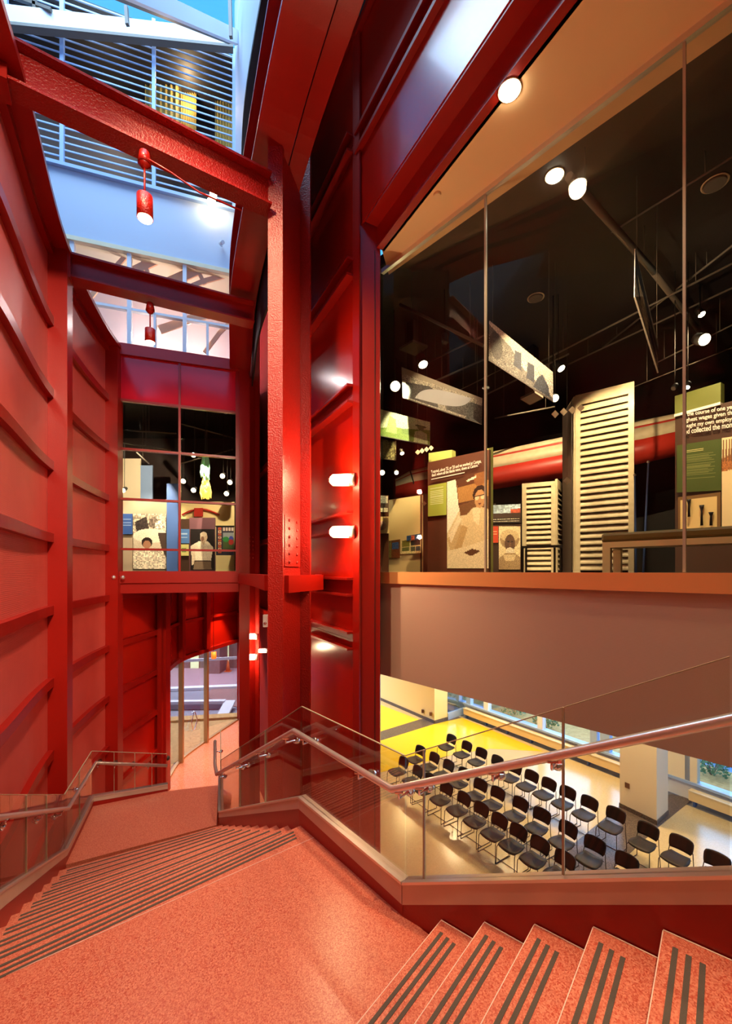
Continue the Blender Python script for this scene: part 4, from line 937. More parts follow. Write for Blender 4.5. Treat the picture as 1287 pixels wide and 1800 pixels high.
# --- second panel at right
PR = (1187, 6.0, 1290, 5.45)
q2 = empty('exhibit_panel', (*P(1240, 0, 5.7)[:2], FZ), 'dark brown text panel with green blocks and harbour photo at the right edge', 'exhibit panel')
A = Vector(P(1187, 0, 6.0)[:2]); B = Vector(P(1290, 0, 5.45)[:2]); B2 = A+(B-A)*1.9
m = MB(); m.plate(A[:], B2[:], FZ, EZ+2.18, FZ, EZ+2.18, .07, .035); m.build('board', M_board2, q2)
B3 = A+(B-A)*.80
m = MB(); m.plate(A[:], B3[:], EZ+2.20, EZ+2.46, EZ+2.20, EZ+2.46, .12, .05); m.build('header_block', M_olive, q2)
m = MB(); m.plate(A[:], B3[:], EZ+2.165, EZ+2.20, EZ+2.165, EZ+2.20, .10, .02); m.build('light_strip', M_txt, q2)
for i, (s, x1, y0, y1) in enumerate((('In the course of one ye', 1287, 735, 721), ('highest wages given th', 1287, 745, 731), ('bought my own employ', 1287, 755, 742), ('and collected the mon', 1287, 764, 751))):
    line_text(s, 1200, y0, x1, y1, 9.5, PR, M_txt, q2)
pg = Pic(60, 96, (66, 84, 30))
for y in [.14, .17]+[.24+.027*k for k in range(6)]+[.43+.027*k for k in range(9)]+[.72]: pg.poly([(.24, y), (.62 if y < .2 else .8+.08*math.sin(y*90), y), (.62 if y < .2 else .8+.08*math.sin(y*90), y+.011), (.24, y+.011)], (200, 196, 130) if y < .2 else (120, 128, 70))
flatpic('text_block', *PR, [(1190, 783), (1268, 771), (1268, 862), (1190, 866)], pg, q2, .05)
ph = Pic(20, 90, (235, 215, 165)); ph.poly([(0, .22), (1, .18), (1, .34), (0, .36)], (165, 105, 55)).noise(.25, (ph.v > .18) & (ph.v < .36))
for x in (.1, .35, .6, .8): ph.poly([(x, .02), (x+.08, .02), (x+.12, .26), (x-.06, .26)], (120, 80, 45))
flatpic('harbour_print', *PR, [(1269, 770), (1290, 767), (1290, 935), (1269, 935)], ph, q2, .05)
cs = empty('display_case', (*P(1232, 0, 5.6)[:2], FZ), 'framed display case with small dark tools on the text panel', 'display case')
cse = Pic(50, 44, (222, 196, 128)); cse.poly([(0, 0), (1, 0), (1, 1), (0, 1)], (120, 90, 50)).poly([(.07, .08), (.93, .08), (.93, 1), (.07, 1)], (225, 200, 135))
flatpic('frame', *PR, [(1192, 874), (1267, 865), (1267, 936), (1192, 938)], cse, cs, .06)
for (x, y0, y1, wd) in ((1208, 880, 910, 4), (1230, 890, 925, 5), (1246, 902, 925, 6)):
    q = on_line(x, A, B); p0, p1 = Vector((q[0]-.05, q[1]-.10, EZ+(HY-y0)/F*q[1])), Vector((q[0]-.05, q[1]-.10, EZ+(HY-y1)/F*q[1]))
    m = MB(); m.tube([p0, p0.lerp(p1, .12), p0.lerp(p1, .3), p1], [.028, .022, .010, .016], 8); m.build('tool', M_black, cs)
# --- shutters
def shutter(px_l, dl, px_r, dr3, yt_l, yt_r, label, n, yb=None):
    a, b = P(px_l, yt_l, dl), P(px_r, yt_r, dr3); A, B = Vector(a[:2]), Vector(b[:2]); zt = (a.z+b.z)/2; e = (B-A).normalized(); L = (B-A).length; fr_ = min(.10, L*.16)
    root = empty('louvred_shutter', (*A.lerp(B, .5)[:], FZ), label, 'shutter', 'louvred shutters in the gallery')
    for s0, s1 in ((A, A+e*fr_), (B-e*fr_, B)):
        m = MB(); m.plate(s0[:], s1[:], FZ, zt, FZ, zt, .05); m.build('stile', M_shut, root)
    m = MB(); m.plate((A+e*fr_)[:], (B-e*fr_)[:], zt-.22 if L > .8 else zt-.1, zt, zt-.22 if L > .8 else zt-.1, zt, .045); m.build('rail', M_shut, root)
    z1 = zt-(.24 if L > .8 else .12); h = (z1-FZ-.05)/n; nn = Vector((e.y, -e.x)); nn = nn if nn.y < 0 else -nn
    m = MB(); m.plate((A+e*fr_)[:], (B-e*fr_)[:], FZ, zt-.05, FZ, zt-.05, .008, 0)
    m.v = [tuple(Vector(v)-Vector((nn.x, nn.y, 0))*.045) for v in m.v]; m.build('gap_backing', M_darkbrown, root)  # dark sheet added so the slat gaps read as shade
    for k in range(n):
        z = FZ+.05+h*(k+.5); c0, c1 = A+e*fr_, B-e*fr_
        m = MB(); o1, o2 = nn*.035, -nn*.03
        m.hexa([(*(c0+o1), z-h*.50), (*(c1+o1), z-h*.50), (*(c1+o1), z-h*.30), (*(c0+o1), z-h*.30)], [(*(c0+o2), z+h*.34), (*(c1+o2), z+h*.34), (*(c1+o2), z+h*.46), (*(c0+o2), z+h*.46)])
        m.build('slat', M_shut, root)
shutter(1012, 9.3, 1115, 8.6, 690, 677, 'tall weathered louvred shutter in the gallery, the largest', 26)
shutter(991, 10.4, 1011, 9.32, 735, 690, 'folded second leaf of the tall shutter, seen at an angle', 26)
shutter(918, 10.4, 977, 10.1, 853, 843, 'shorter weathered louvred shutter left of the tall one', 16)
shutter(978, 10.12, 990, 10.9, 845, 850, 'narrow folded leaf of the shorter shutter', 16)
# --- boat hull
bt = empty('boat', (*P(950, 0, 12)[:2], EZ+2.0), 'cream and red wooden boat hull hung across the back of the gallery', 'boat')
sec = [(0, 0), (.02, -.06), (.05, -.16), (.07, -.45), (.02, -.50), (-.1, -.75), (-.35, -.98)]
hull = [(695, 842, 13.6, .55), (720, 828, 13.4, .80), (800, 808, 12.9, .98), (870, 793, 12.4, 1.05), (1000, 766, 11.7, 1.08), (1120, 741, 11.0, 1.05), (1210, 722, 10.6, 1.0)]
rows_ = []
for (x, y, d, sc) in hull:
    p = P(x, y, d); rows_.append([p+Vector((-dx*.5*0-dx*.3, dy_, dz*sc)) for dx, dz, dy_ in [(0, .0, 0), (0, -.13, -.06), (0, -.18, -.08), (0, -.48, -.16), (0, -.78, -.13), (0, -1.05, .04)]])
for part, i0, i1, mm in (('gunwale', 0, 1, M_hullw), ('stripe', 1, 2, M_hullr), ('upper_hull', 2, 3, M_hullw), ('lower_hull', 3, 5, M_hullr)):
    m = MB(); m.smooth = True; w_ = i1-i0+1
    m.add([a[i] for a in rows_ for i in range(i0, i1+1)], [(r*w_+i+1, (r+1)*w_+i+1, (r+1)*w_+i, r*w_+i) for r in range(len(rows_)-1) for i in range(w_-1)])
    ob = m.build(part, mm, bt); so = ob.modifiers.new('t', 'SOLIDIFY'); so.thickness = .04; so.offset = -1
m = MB(); m.tube([rows_[1][0]+Vector((0, -.03, .05)), rows_[1][3]+Vector((.1, -.05, 0)), rows_[1][5]+Vector((.22, -.02, 0))], .02, 6); m.build('strap', M_black, bt)
# --- bench
bn_ = empty('bench', (*P(1170, 0, 4.9)[:2], FZ), 'olive upholstered bench with pale legs behind the gallery glass', 'bench')
A = Vector(P(1056, 0, 5.35)[:2]); B = A+GD*2.6; nb = Vector((.754, .657))
m = MB(); m.prism([A[:], B[:], (B+nb*.45)[:], (A+nb*.45)[:]], EZ+.36, EZ+.47); m.build('cushion', M_bench, bn_, bevel=.03)
m = MB(); m.prism([(A+GD*.02)[:], (B)[:], (B+nb*.42)[:], (A+GD*.02+nb*.42)[:]], EZ+.29, EZ+.36); m.build('apron', M_benchleg, bn_)
for s in (A+GD*.02, A+GD*.02+nb*.36, B-GD*.1, B-GD*.1+nb*.36):
    m = MB(); m.prism([s[:], (s+GD*.09)[:], (s+GD*.09+nb*.06)[:], (s+nb*.06)[:]], FZ, EZ+.29); m.build('leg', M_benchleg, bn_)
# --- rods
for i, (x0, y0, x1, y1, d) in enumerate(((1140, 812, 1131, 1000, 7.6), (1116, 835, 1118, 1000, 7.8))):
    m = MB(); m.cyl(P(x0, y0, d), Vector((P(x1, y1, d).x, d, FZ)), .014, .02, 8)
    root = empty('pole', (*P(x1, 0, d)[:2], FZ), ['tall dark blue pole leaning right of the tall shutter', 'thin dark pole against the tall shutter edge'][i], 'pole', 'poles by the shutter')
    m.build('shaft', M_blueb, root); m = MB(); m.ball(P(x0, y0, d), .025); m.build('knob', M_steel, root)
# --- tan exhibit board with little pictures, left
tb = empty('exhibit_panel', (*P(715, 0, 10.8)[:2], FZ), 'tall tan exhibit board with small blue pictures behind the glass', 'exhibit panel')
TP = (682, 11.3, 742, 10.6)
upright('board', 682, 11.3, 742, 10.6, 879, 870, .05, M_tan, tb)
upright('edge_strip', 742, 10.6, 752, 10.9, 868, 868, .05, M_board, tb)
flatpic('picture', *TP, [(682, 951), (703, 948), (703, 981), (682, 981)], Pic(20, 30, (110, 62, 34)).poly([(0, .05), (.3, .05), (.3, 1), (0, 1)], (120, 110, 60)).poly([(.35, .15), (.9, .15), (.9, .5), (.35, .5)], (40, 90, 150)).noise(.2), tb, .03)
flatpic('picture', *TP, [(705, 950), (740, 945), (740, 972), (705, 974)], Pic(36, 26, (225, 205, 150)).poly([(.05, .05), (.45, .05), (.45, .5), (.05, .5)], (120, 120, 50)).poly([(.5, .1), (.98, .05), (.98, .45), (.5, .45)], (50, 50, 50)).poly([(.5, .55), (.72, .55), (.72, .85), (.5, .85)], (90, 90, 70)).poly([(.76, .55), (.96, .55), (.96, .85), (.76, .85)], (70, 80, 90)).poly([(.05, .55), (.42, .55), (.42, .8), (.05, .8)], (100, 110, 60)).noise(.15), tb, .03)
flatpic('picture', *TP, [(715, 942), (739, 938), (739, 948), (715, 951)], Pic(24, 10, (40, 80, 130)).poly([(.35, .1), (.6, .1), (.6, 1), (.35, 1)], (190, 90, 60)).noise(.4), tb, .04)
# frame pictures at far left
fp = empty('exhibit_panel', (*P(674, 0, 11)[:2], FZ), 'dark board with framed object box beside the corner column', 'exhibit panel')
FP = (655, 11.0, 684, 10.9)
upright('board', 655, 11.1, 683, 11.0, 936, 938, .05, M_board2, fp)
flatpic('photo', *FP, [(660, 870), (682, 872), (682, 900), (660, 900)], Pic(20, 24, (225, 215, 190)).poly([(0, .5), (1, .45), (1, .75), (0, .75)], (90, 70, 60)).noise(.2), fp, .03)
m = MB(); a, b = P(660, 938, 11.0), P(684, 909, 11.0); m.box(a.x, b.x, 10.9, 11.0, a.z, b.z); m.build('box_back', M_tan, fp)
m = MB(); m.ball(P(671, 924, 10.85), .12); m.build('round_object', M_brick, fp)
upright('board', 655, 11.05, 683, 10.95, 869, 871, .03, M_board, fp)
# --- photo of white-haired man with orange block
wm = empty('exhibit_panel', (*P(890, 0, 9.6)[:2], FZ), 'dark panel with portrait of a white-haired man and orange block', 'exhibit panel')
WP = (864, 9.9, 916, 9.7)
upright('board', 864, 9.9, 916, 9.7, 903, 901, .05, M_board2, wm)
wp_ = Pic(40, 76, (226, 205, 160)); wp_.ell(.5, .30, .44, .22, (160, 130, 90)).ell(.5, .22, .42, .14, (200, 175, 130)).ell(.52, .40, .24, .21, (92, 64, 44)).ell(.44, .36, .05, .014, (30, 20, 14)).ell(.62, .36, .05, .014, (30, 20, 14)).ell(.53, .43, .05, .05, (120, 85, 58)).ell(.53, .50, .12, .02, (60, 38, 28)).ell(.52, .58, .20, .09, (225, 210, 180)).poly([(.0, .75), (.3, .62), (.75, .62), (1, .72), (1, 1), (0, 1)], (170, 140, 100)).poly([(.2, .66), (.8, .66), (.7, .8), (.3, .8)], (216, 190, 145)).noise(.14)
flatpic('portrait_print', *WP, [(877, 925), (915, 925), (915, 1001), (877, 1001)], wp_, wm, .03)
flatpic('caption_block', *WP, [(865, 925), (876, 925), (876, 954), (865, 954)], Pic(10, 20, (205, 70, 36)).poly([(.2, .3), (.85, .3), (.85, .36), (.2, .36)], (235, 180, 130)).poly([(.2, .45), (.85, .45), (.85, .5), (.2, .5)], (235, 180, 130)), wm, .03)
flatpic('caption_strip', *WP, [(866, 911), (915, 909), (915, 919), (866, 920)], (lambda p: [p, [p.poly([(.02, y), (.97, y), (.97, y+.14), (.02, y+.14)], (200, 190, 160)) for y in (.2, .6)], p.noise(.45)][0])(Pic(60, 10, (40, 28, 20))), wm, .03)
# sky photo above it
sb = empty('exhibit_panel', (*P(890, 0, 11.5)[:2], FZ), 'blue and white sky picture strip above the portrait panel', 'exhibit panel')
upright('post', 868, 11.6, 872, 11.6, 885, 885, .05, M_board2, sb); upright('post', 912, 11.6, 916, 11.6, 885, 885, .05, M_board2, sb)
flatpic('sky_print', 866, 11.6, 916, 11.4, [(866, 888), (915, 886), (915, 903), (866, 904)], Pic(40, 14, (190, 212, 225)).poly([(.65, .5), (1, .45), (1, 1), (.65, 1)], (190, 80, 50)).noise(.2, block=2), sb, .02)
# steel rail stand
st_ = empty('barrier_stand', (*P(953, 0, 8.6)[:2], FZ), 'low dark metal stand in front of the shorter shutter', 'stand')
m = MB(); m.bar(P(917, 962, 8.6), P(989, 960, 8.4), .03, .05); m.build('top_rail', M_wire, st_)
for x in (919, 925, 975, 986): m = MB(); p = P(x, 962, 8.5); m.bar((p.x, p.y, FZ), p, .03, .03); m.build('leg', M_wire, st_)
# --- hanging photo banners
def banner(name, cs_, ds, pic, label):
    cs3 = [P(x, y, d) for (x, y), d in zip(cs_, ds)]; top = (cs3[0]+cs3[1])/2
    root = empty(name, (cs3[3]+cs3[2])/2, label, 'photo banner', 'hanging photo banners in the gallery')
    o = print_mesh('print', *cs3, pic, root, .01, M_white)
    for c in cs3[:2]:
        m = MB(); q = c.lerp(top, .12); m.cyl(q, Vector((q.x, q.y, EZ+5.22)), .004, None, 5); m.build('wire', M_pipe, root)
    m = MB(); m.bar(cs3[3], cs3[2], .02, .015); m.build('bottom_rod', M_pipe, root)
rs = np.random.RandomState(5)
p1 = Pic(110, 50, (228, 218, 195)); p1.poly([(0, .1), (.35, .25), (.55, .6), (.8, .75), (1, .9), (1, 1), (0, 1)], (130, 125, 115)).poly([(.42, .25), (.52, .2), (.52, .7), (.40, .7)], (52, 58, 74)).poly([(.62, .3), (.72, .28), (.72, .8), (.6, .8)], (48, 54, 70)).poly([(.76, .6), (.84, .35), (.93, .6), (.95, .95), (.7, .95)], (58, 64, 76)).noise(.35, p1.v > .35).ell(.12, .5, .10, .35, (96, 92, 86)).noise(.18)
banner('photo_banner', [(860, 563), (972, 654), (973, 706), (859, 633)], [7.3, 6.9, 6.9, 7.3], p1, 'grey street photo banner hanging in the middle behind the glass')
p2 = Pic(110, 50, (205, 198, 180)); p2.poly([(.05, .45), (.35, .3), (.5, .4), (.5, .95), (.05, .95)], (82, 82, 80)).poly([(.55, .35), (.85, .35), (.86, .9), (.55, .9)], (110, 108, 104)).poly([(.42, .2), (.56, .2), (.56, .9), (.46, .95)], (190, 184, 170)).poly([(.86, .3), (1, .3), (1, 1), (.8, 1)], (96, 96, 92)).noise(.3).poly([(0, 0), (1, 0), (1, .12), (0, .2)], (196, 186, 165))
banner('photo_banner', [(706, 645), (848, 700), (847, 746), (708, 699)], [9.0, 8.6, 8.6, 8.9], p2, 'long grey crowd photo banner hanging left of the glass joint')
p3 = Pic(90, 46, (222, 224, 178)); p3.poly([(0, .7), (.3, .55), (1, .5), (1, 1), (0, 1)], (136, 160, 66)).poly([(.45, .55), (1, .35), (1, .7), (.45, .75)], (120, 146, 60)).ell(.82, .28, .11, .05, (76, 92, 40)).ell(.82, .36, .06, .10, (110, 116, 70)).poly([(.70, .55), (.82, .46), (.94, .55), (.96, 1), (.68, 1)], (206, 212, 160)).poly([(.2, .15), (.32, .25), (.35, .8), (.12, .8)], (170, 186, 110)).noise(.12)
banner('photo_banner', [(668, 719), (756, 742), (756, 783), (668, 766)], [9.9, 9.6, 9.6, 9.9], p3, 'pale green photo banner of a field worker beside the corner column')
p4 = Pic(40, 90, (170, 168, 160)); p4.poly([(0, 0), (1, .2), (1, .5), (.3, .3), (.2, .75), (0, .5)], (70, 78, 92)).poly([(.1, .35), (.4, .35), (.6, .8), (.3, .8)], (220, 212, 190)).poly([(.55, .45), (.9, .5), (.95, .8), (.6, .75)], (56, 72, 100)).noise(.25)
banner('photo_banner', [(1117, 437), (1157, 604), (1157, 655), (1116, 522)], [5.6, 6.1, 6.1, 5.6], p4, 'narrow blue-grey photo banner hanging steeply at the right')
p5 = Pic(24, 36, (120, 116, 84)); p5.noise(.45, block=2).poly([(.2, 0), (.6, .2), (.5, .9), (.1, .8)], (160, 154, 116)).noise(.2)
banner('photo_banner', [(668, 772), (697, 776), (697, 809), (668, 806)], [10.6, 10.5, 10.5, 10.6], p5, 'small dull green photo banner below the pale green one')
# --- diamond garlands
def diamonds(pts, d, s, label):
    root = empty('diamond_garland', P(*pts[0], d), label, 'garland', 'white diamond ornaments')
    for (x, y) in pts:
        c = P(x, y, d); r = s/F*d; m = MB(); m.prism([(-r, 0), (0, -r*1.05), (r, 0), (0, r*1.05)], -.006, .006)
        m.v = [tuple(Vector((c.x+v[0], c.y+v[2], c.z+v[1]))) for v in m.v]; m.build('diamond', M_hullw, root)
    m = MB()
    c = P(*pts[0], d); m.cyl(c, (c.x, c.y, EZ+5.22), .002, None, 4); m.build('cord', M_pipe, root)
diamonds([(976, 728), (991, 724), (1006, 721), (1021, 717)], 7.2, 6.5, 'row of four white diamonds left of the tall shutter')
diamonds([(734.5, 795), (742, 792.5), (750, 790), (758, 787.5)], 8.4, 4.5, 'row of four small white diamonds below the green banner')
diamonds([(997, 845)], 8.2, 6.5, 'single white diamond on the narrow shutter leaf')
diamonds([(746, 885)], 9.2, 4, 'single small white diamond on the tan board edge')
# --- ceiling services
def pipe(x0, y0, d0, x1, y1, d1, r, label, brackets=0, n=8):
    a, b = P(x0, y0, d0), P(x1, y1, d1); root = empty('ceiling_pipe', a.lerp(b, .5), label, 'pipe', 'gallery ceiling pipes and tracks')
    m = MB(); m.cyl(a, b, r, None, n); m.build('run', M_pipe, root)
    for t in (.15, .85):
        c = a.lerp(b, t); m = MB(); m.cyl(c, (c.x, c.y, EZ+5.22), .006, None, 5); m.build('hanger', M_pipe, root)
for i, s in enumerate([(1000, 310, 5.0, 1150, 478, 6.7, .05), (1130, 455, 6.5, 1245, 602, 8.8, .045), (703, 535, 8.2, 850, 608, 7.6, .03), (752, 637, 9.6, 850, 590, 8.4, .018), (765, 670, 9.6, 850, 632, 8.6, .02),
                      (852, 695, 10, 1000, 622, 8.0, .018), (1035, 433, 7.0, 1290, 275, 5.0, .014), (952, 635, 9.2, 1290, 462, 6.6, .018), (1000, 640, 10, 1290, 505, 7.4, .018), (1060, 610, 9.6, 1290, 430, 6.5, .018),
                      (1150, 640, 9.5, 1290, 570, 7.9, .015), (1115, 680, 10, 1290, 610, 8.4, .012), (800, 690, 10.6, 900, 640, 9.8, .012), (870, 735, 11, 975, 715, 11, .02)]):
    nm = ['broad lighting track nearest the glass', 'broad lighting track toward the right spotlight', 'long lighting track at upper left of the gallery', 'slim pipe above the grey crowd banner', 'slim pipe behind the grey crowd banner', 'slim pipe behind the middle banner', 'thin rod crossing the near lighting track', 'slim pipe passing behind the steep banner, upper', 'slim pipe passing behind the steep banner, lower', 'slim pipe rising to the right edge above the steep banner', 'thin pipe near the right spotlight', 'thin pipe above the right text panel', 'thin pipe behind the glass joint', 'low conduit below the middle banner'][i]
    pipe(*s, label=nm)
def spot(x, y, d, r, aim, label, glow=M_lampsm, power=0, col=WARM2, tgt=None):
    c = P(x, y, d); root = empty('track_spotlight', c, label, 'spotlight', 'gallery track spotlights'); a = Vector(aim).normalized()
    m = MB(); m.tube([c-a*r*2.8, c-a*r*2.4, c-a*.004], [r*.7, r, r*1.05], 12); m.build('can', M_black, root)
    m = MB(); m.cyl(c-a*.004, c+a*.008, r*.95, r*.9, 14); m.build('lens', glow, root)
    m = MB(); q = c-a*r*1.5; m.cyl(q, (q.x, q.y, EZ+5.22), .008, None, 5); m.build('stem', M_black, root)
    if power: light('SPOT', 'track_light', c+a*.03, power, col, tgt if tgt else c+a*3, spot_size=.9, spot_blend=.5, shadow_soft_size=.012)
spot(695, 679, 8.4, .10, (.1, -.8, -.5), 'bright track spotlight left of the grey crowd banner', M_lamp, 60, WARM2, P(800, 800, 8.4))
spot(1239, 597, 7.6, .10, (-.1, -.8, -.5), 'brightest track spotlight near the right edge', M_lamp, 70, WARM2, P(1230, 850, 5.8))
spot(976, 700, 8.0, .07, (0, -.8, -.5), 'track spotlight at the corner of the middle banner', M_lamp)
spot(987, 648, 8.0, .07, (.4, -.5, -.9), 'oval track spotlight right of the middle banner')
spot(744, 641, 9.0, .10, (.2, -.4, -.9), 'round track spotlight above the grey crowd banner')
spot(1234, 553, 7.8, .06, (.2, -.4, -.8), 'small track spotlight above the brightest one')
spot(672, 831, 10.0, .06, (0, -.8, -.4), 'low spotlight beside the corner column, left of the two', M_lamp)
spot(697, 831, 10.4, .05, (0, -.8, -.4), 'low spotlight beside the corner column, right of the two', M_lamp)
spot(707, 797, 10.6, .05, (.2, -.5, -.8), 'small spotlight under the green banner')
spot(783, 602, 7.9, .06, (.1, -.1, -1), 'unlit black track spotlight on the upper left track', M_black)
spot(1184, 683, 7.4, .04, (-.6, -.2, -.8), 'slim grey spotlight left of the right glass joint', M_pipe)
spot(1208, 681, 7.2, .04, (-.4, -.2, -.8), 'slim spotlight right of the right glass joint')
# air diffusers
for (pts, d, lab) in ((((702, 615), (726, 601), (752, 611), (730, 626)), 9, 'square grey air diffuser left of the glass joint'), (((915, 702), (940, 690), (955, 700), (932, 712)), 10, 'square grey air diffuser below the middle banner')):
    cs3 = [P(x, y, d) for x, y in pts]; z = sum(c.z for c in cs3)/4; c0 = [Vector(((x-CX)/F*(F*(z-EZ)/(HY-y)), F*(z-EZ)/(HY-y), z)) for x, y in pts]
    root = empty('air_diffuser', sum(c0, Vector())/4, lab, 'air diffuser', 'gallery air diffusers')
    m = MB(); m.prism([c[:2] for c in c0], z, z+.05); m.build('grille', M_pipe, root)
    ct = sum(c0, Vector())/4; m = MB(); m.prism([(ct.lerp(c, .6))[:2] for c in c0], z+.05, EZ+5.22); m.build('duct', M_darkbrown, root)
# gallery lighting
def gal_light(px, py, d, tx, ty, td, e, col=WARM2, size=1.2):
    a, b = P(px, py, d), P(tx, ty, td); light('SPOT', 'exhibit_spotlight', a, e, (1, .76, .44) if col is WARM2 else col, b, spot_size=size, spot_blend=.6, shadow_soft_size=.012)
gal_light(800, 560, 6.9, 810, 900, 8.1, 537)
gal_light(1085, 520, 7.1, 1062, 800, 9, 792, WARM2, .9)
gal_light(726, 690, 9.95, 713, 920, 10.95, 520, (1, .75, .35), .8)
gal_light(1000, 600, 9.2, 900, 860, 12, 475, WARM2, 1.3)
gal_light(1200, 560, 6.6, 1150, 780, 11, 416, WARM2, .9)
gal_light(900, 600, 8.4, 940, 900, 10.2, 544, WARM2, .8)
gal_light(1230, 430, 4.7, 1240, 850, 5.7, 288, WARM2, 1.0)
gal_light(900, 480, 5.9, 915, 640, 7.1, 111, WARM2, .9)
gal_light(760, 560, 7.2, 770, 700, 8.8, 61, WARM2, .9)
gal_light(700, 640, 8.4, 710, 755, 9.8, 189, (1, .95, .6), .7)
gal_light(1040, 520, 4.75, 1137, 550, 5.85, 168, WARM2, .9)

# ================================================================ BRIDGE GALLERY CONTENTS (behind the paned window)
D = 13.6
def bpanel(name, x0, x1, y0, y1, d, mm, parent, th=.05):
    a, b = P(x0, y1, d), P(x1, y0, d); m = MB(); m.box(a.x, b.x, d, d+th, a.z, b.z); return m.build(name, mm, parent)
def bpic(name, x0, x1, y0, y1, d, pic, parent): return print_mesh(name, P(x0, y0, d), P(x1, y0, d), P(x1, y1, d), P(x0, y1, d), pic, parent)
bw = empty('exhibit_wall', (*P(262, 0, 14.6)[:2], FZ), 'cream display wall behind the left panes of the far window', 'exhibit panel')
bpanel('board', 196, 247, 806, 1004, 14.8, M_creamw, bw)
bpanel('board', 212, 294, 878, 1004, 14.2, mat('taupe_board', (.50, .38, .26), .6), bw)
pf = Pic(50, 84, (205, 190, 165)); pf.poly([(0, .02), (.8, .02), (.8, .3), (0, .3)], (190, 175, 150)).poly([(.05, .15), (.4, .05), (.5, .3), (.1, .32)], (60, 50, 46)).ell(.62, .16, .14, .10, (120, 105, 92)).ell(.78, .20, .12, .07, (240, 232, 210)).noise(.35, pf.v < .34, 2).ell(.55, .40, .55, .13, (236, 226, 200)).noise(.06).poly([(.75, .35), (1, .35), (1, .8), (.85, .6)], (70, 54, 46)).ell(.42, .52, .17, .09, (40, 28, 24)).ell(.42, .56, .12, .075, (168, 120, 90)).poly([(.0, .72), (.3, .64), (.55, .64), (.85, .74), (.95, 1), (0, 1)], (222, 208, 182)).noise(.25, pf.v > .66, 2)
bpic('family_print', 234, 292, 903, 1000, 14.1, pf, bw)
bpic('caption_block', 213, 233, 903, 939, 14.1, Pic(16, 24, (58, 92, 160)).poly([(.1, .25), (.9, .25), (.9, .3), (.1, .3)], (150, 175, 215)).poly([(.1, .4), (.9, .4), (.9, .45), (.1, .45)], (150, 175, 215)).poly([(.1, .55), (.9, .55), (.9, .6), (.1, .6)], (150, 175, 215)), bw)
bc = empty('exhibit_panel', (*P(303, 0, 13.4)[:2], FZ), 'tall blue standing panel behind the middle of the far window', 'exhibit panel')
bpanel('board', 293, 313, 850, 1004, 13.4, M_blueb, bc, .2)
bpanel('board', 247, 268, 818, 878, 14.4, mat('steel_blue_board', (.16, .24, .38), .5), bc)
bm = empty('exhibit_panel', (*P(355, 0, 13.2)[:2], FZ), 'mauve panel with photo of a man in a white shirt', 'exhibit panel')
bpanel('board', 333, 378, 910, 1004, 13.3, M_purple, bm)
pm = Pic(44, 76, (30, 24, 22)); pm.ell(.55, .20, .15, .13, (222, 196, 160)).ell(.50, .24, .07, .06, (150, 112, 84)).ell(.55, .13, .14, .06, (235, 215, 180)).poly([(.0, .42), (.35, .30), (.72, .30), (.95, .46), (.85, .80), (.15, .80), (.02, .62)], (238, 224, 192)).poly([(.05, .5), (.18, .48), (.2, .85), (.05, .9)], (226, 206, 172)).poly([(.15, .80), (.85, .78), (.88, 1), (.12, 1)], (130, 108, 84)).poly([(.15, .78), (.85, .77), (.85, .80), (.15, .81)], (60, 44, 36)).poly([(.45, .30), (.62, .30), (.55, .42)], (205, 180, 145)).noise(.08)
bpic('portrait_print', 335, 377, 930, 1001, 13.25, pm, bm)
bpic('caption_block', 316, 333, 930, 955, 13.25, Pic(14, 18, (80, 124, 180)).poly([(.1, .3), (.8, .3), (.8, .38), (.1, .38)], (170, 195, 220)).poly([(.1, .55), (.8, .55), (.8, .62), (.1, .62)], (170, 195, 220)), bm)
bpic('caption_block', 316, 332, 957, 977, 13.25, Pic(14, 16, (214, 206, 128)).poly([(.2, .3), (.7, .3), (.7, .7), (.2, .7)], (120, 150, 70)), bm)
bpanel('board', 316, 333, 912, 1004, 13.3, M_board2, bm)
by = empty('exhibit_wall', (*P(365, 0, 14.8)[:2], FZ), 'yellow arched display wall behind the right panes of the far window', 'exhibit panel')
bpanel('board', 314, 412, 882, 1004, 14.9, M_yellww, by)
bpanel('keystone', 341, 356, 893, 908, 14.7, M_hullr, by)
m = MB(); n = 14; arc = [P(320+66*k/n, 905-10*math.sin(PI*k/n), 14.8) for k in range(n+1)]; m.tube(arc, .03, 6); m.build('arch', M_hullr, by)
qt = empty('quilt_hanging', (*P(395, 0, 13.6)[:2], EZ+.6), 'dark blue story quilt with checked border at the right pane', 'quilt')
pq = Pic(44, 68, (40, 40, 56))
for k in range(9): pq.poly([(.12, .05+.1*k), (.30, .05+.1*k), (.30, .13+.1*k), (.12, .13+.1*k)], (220, 190, 150) if k % 2 else (190, 90, 50)).ell(.21, .09+.1*k, .05, .025, (150, 60, 40))
for k in range(4): pq.poly([(.38+.16*k, .05), (.5+.16*k, .05), (.5+.16*k, .16), (.38+.16*k, .16)], (205, 190, 170))
pq.poly([(.38, .22), (1, .22), (1, .8), (.38, .8)], (70, 90, 44)).poly([(.38, .22), (1, .22), (1, .4), (.38, .45)], (140, 150, 150)).ell(.55, .45, .18, .09, (40, 130, 60)).ell(.85, .42, .12, .08, (60, 70, 160)).ell(.85, .55, .14, .10, (170, 50, 40))
bpic('cloth', 380, 411, 925, 976, 13.6, pq, qt)
m = MB(); m.cyl(P(378, 925, 13.6), P(412, 925, 13.6), .02, None, 6); m.build('rod', M_black, qt)
ch = empty('glass_chandelier', P(361, 800, 12.6), 'hanging green and amber twisted glass chandelier behind the far window', 'chandelier')
rr = random.Random(4)
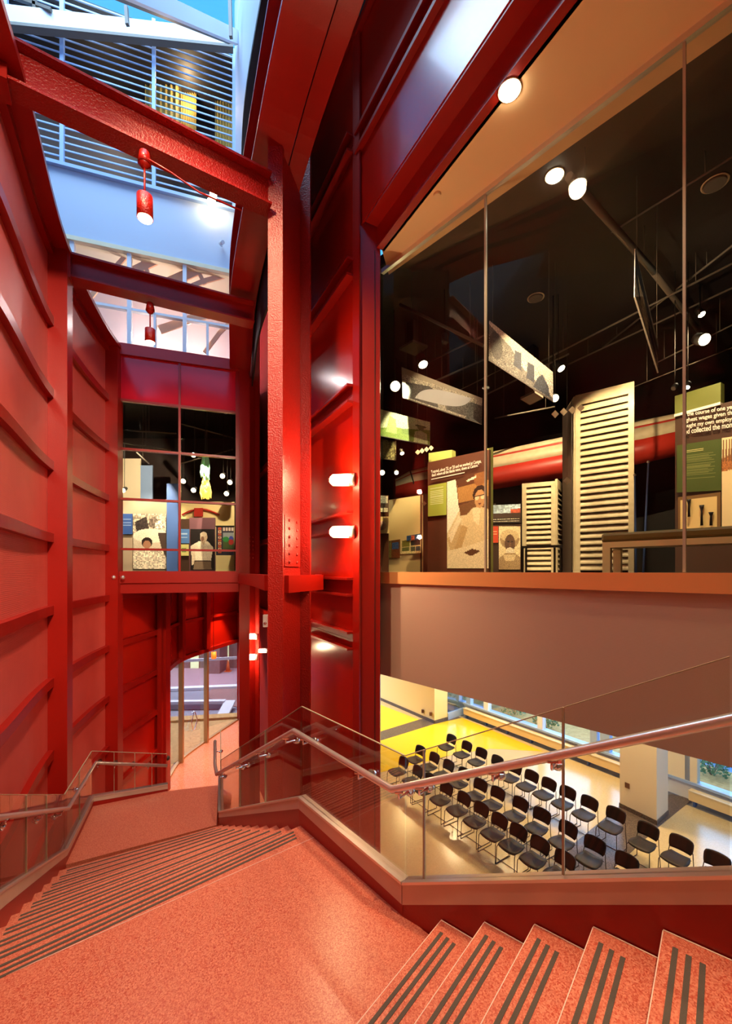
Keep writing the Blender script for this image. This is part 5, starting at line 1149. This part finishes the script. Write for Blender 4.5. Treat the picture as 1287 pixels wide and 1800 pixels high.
for (y0, y1, mm, sp_, n_) in ((800, 846, mat('green_glass', (.25, .62, .36), .15), 6, 16), (838, 878, emis('amber_glass', (1, .60, .10), .9), 8, 18)):
    for k in range(n_):
        m = MB(); x = 361+rr.uniform(-sp_, sp_); pts = [P(361+(x-361)*(.4+.6*t)+rr.uniform(-2.5, 2.5), y0+(y1-y0)*t*rr.uniform(.85, 1), 12.6+rr.uniform(-.12, .12)) for t in (0, .25, .5, .75, 1)]
        m.tube(pts, [.02, .045, .05, .045, .012], 6); m.build('glass_strand', mm, ch)
m = MB(); c = P(361, 800, 12.6); m.cyl(c, (c.x, c.y, EZ+5.1), .012, None, 6); m.build('stem', M_black, ch)
for i, (x, y, lab) in enumerate(((216, 862, 'bright spotlight at the left edge of the far window'), (322, 846, 'spotlight just right of the far window mullion'), (404, 848, 'spotlight at the right edge of the far window'), (340, 862, 'spotlight left of the chandelier foot'), (398, 868, 'low spotlight right of the chandelier'), (340, 800, 'flat ceiling lamp left of the chandelier top'), (391, 837, 'tilted spotlight right of the chandelier'))):
    c = P(x, y, 13.0); root = empty('track_spotlight', c, lab, 'spotlight', 'spotlights in the far gallery'); a = Vector((0, -.85, -.5)).normalized()
    m = MB(); m.tube([c-a*.2, c-a*.01], [.05, .075], 10); m.build('can', M_black, root); m = MB(); m.cyl(c-a*.01, c+a*.01, .07, .065, 12); m.build('lens', M_lamp, root)
    m = MB(); m.cyl(c-a*.1, (c.x, c.y+.1, EZ+5.1), .008, None, 5); m.build('stem', M_black, root)
for i, (x0, y0, x1, y1) in enumerate(((214, 756, 310, 762), (213, 778, 300, 792), (318, 745, 410, 770), (318, 815, 410, 790), (240, 795, 262, 815))):
    root = empty('ceiling_pipe', P(x0, y0, 13), ['upper thin pipe behind the left panes', 'lower thin pipe behind the left panes', 'upper thin pipe behind the right panes', 'lower thin pipe behind the right panes', 'short slanting pipe behind the left panes'][i], 'pipe', 'far gallery ceiling pipes')
    m = MB(); m.cyl(P(x0, y0, 13), P(x1, y1, 13.3), .02, None, 6); m.build('run', M_pipe, root); c = P((x0+x1)/2, (y0+y1)/2, 13.15); m = MB(); m.cyl(c, (c.x, c.y, EZ+5.1), .006, None, 5); m.build('hanger', M_pipe, root)
for (x, y, tx, ty, td, e) in ((260, 800, 262, 950, 14.1, 480), (350, 800, 356, 960, 13.3, 480), (390, 800, 380, 930, 14.6, 260), (225, 790, 222, 850, 14.7, 260)):
    a = P(x, y, 12.2); light('SPOT', 'exhibit_spotlight', a, e, WARM2, P(tx, ty, td), spot_size=1.2, spot_blend=.6, shadow_soft_size=.012)
# wall behind the viewer closes the stair hall
m = MB(); m.plate((-2.4, -2.4), (5.7, -2.8), 0, EZ+9, 0, EZ+9, .1); struct(m, 'wall_back', M_creamw)
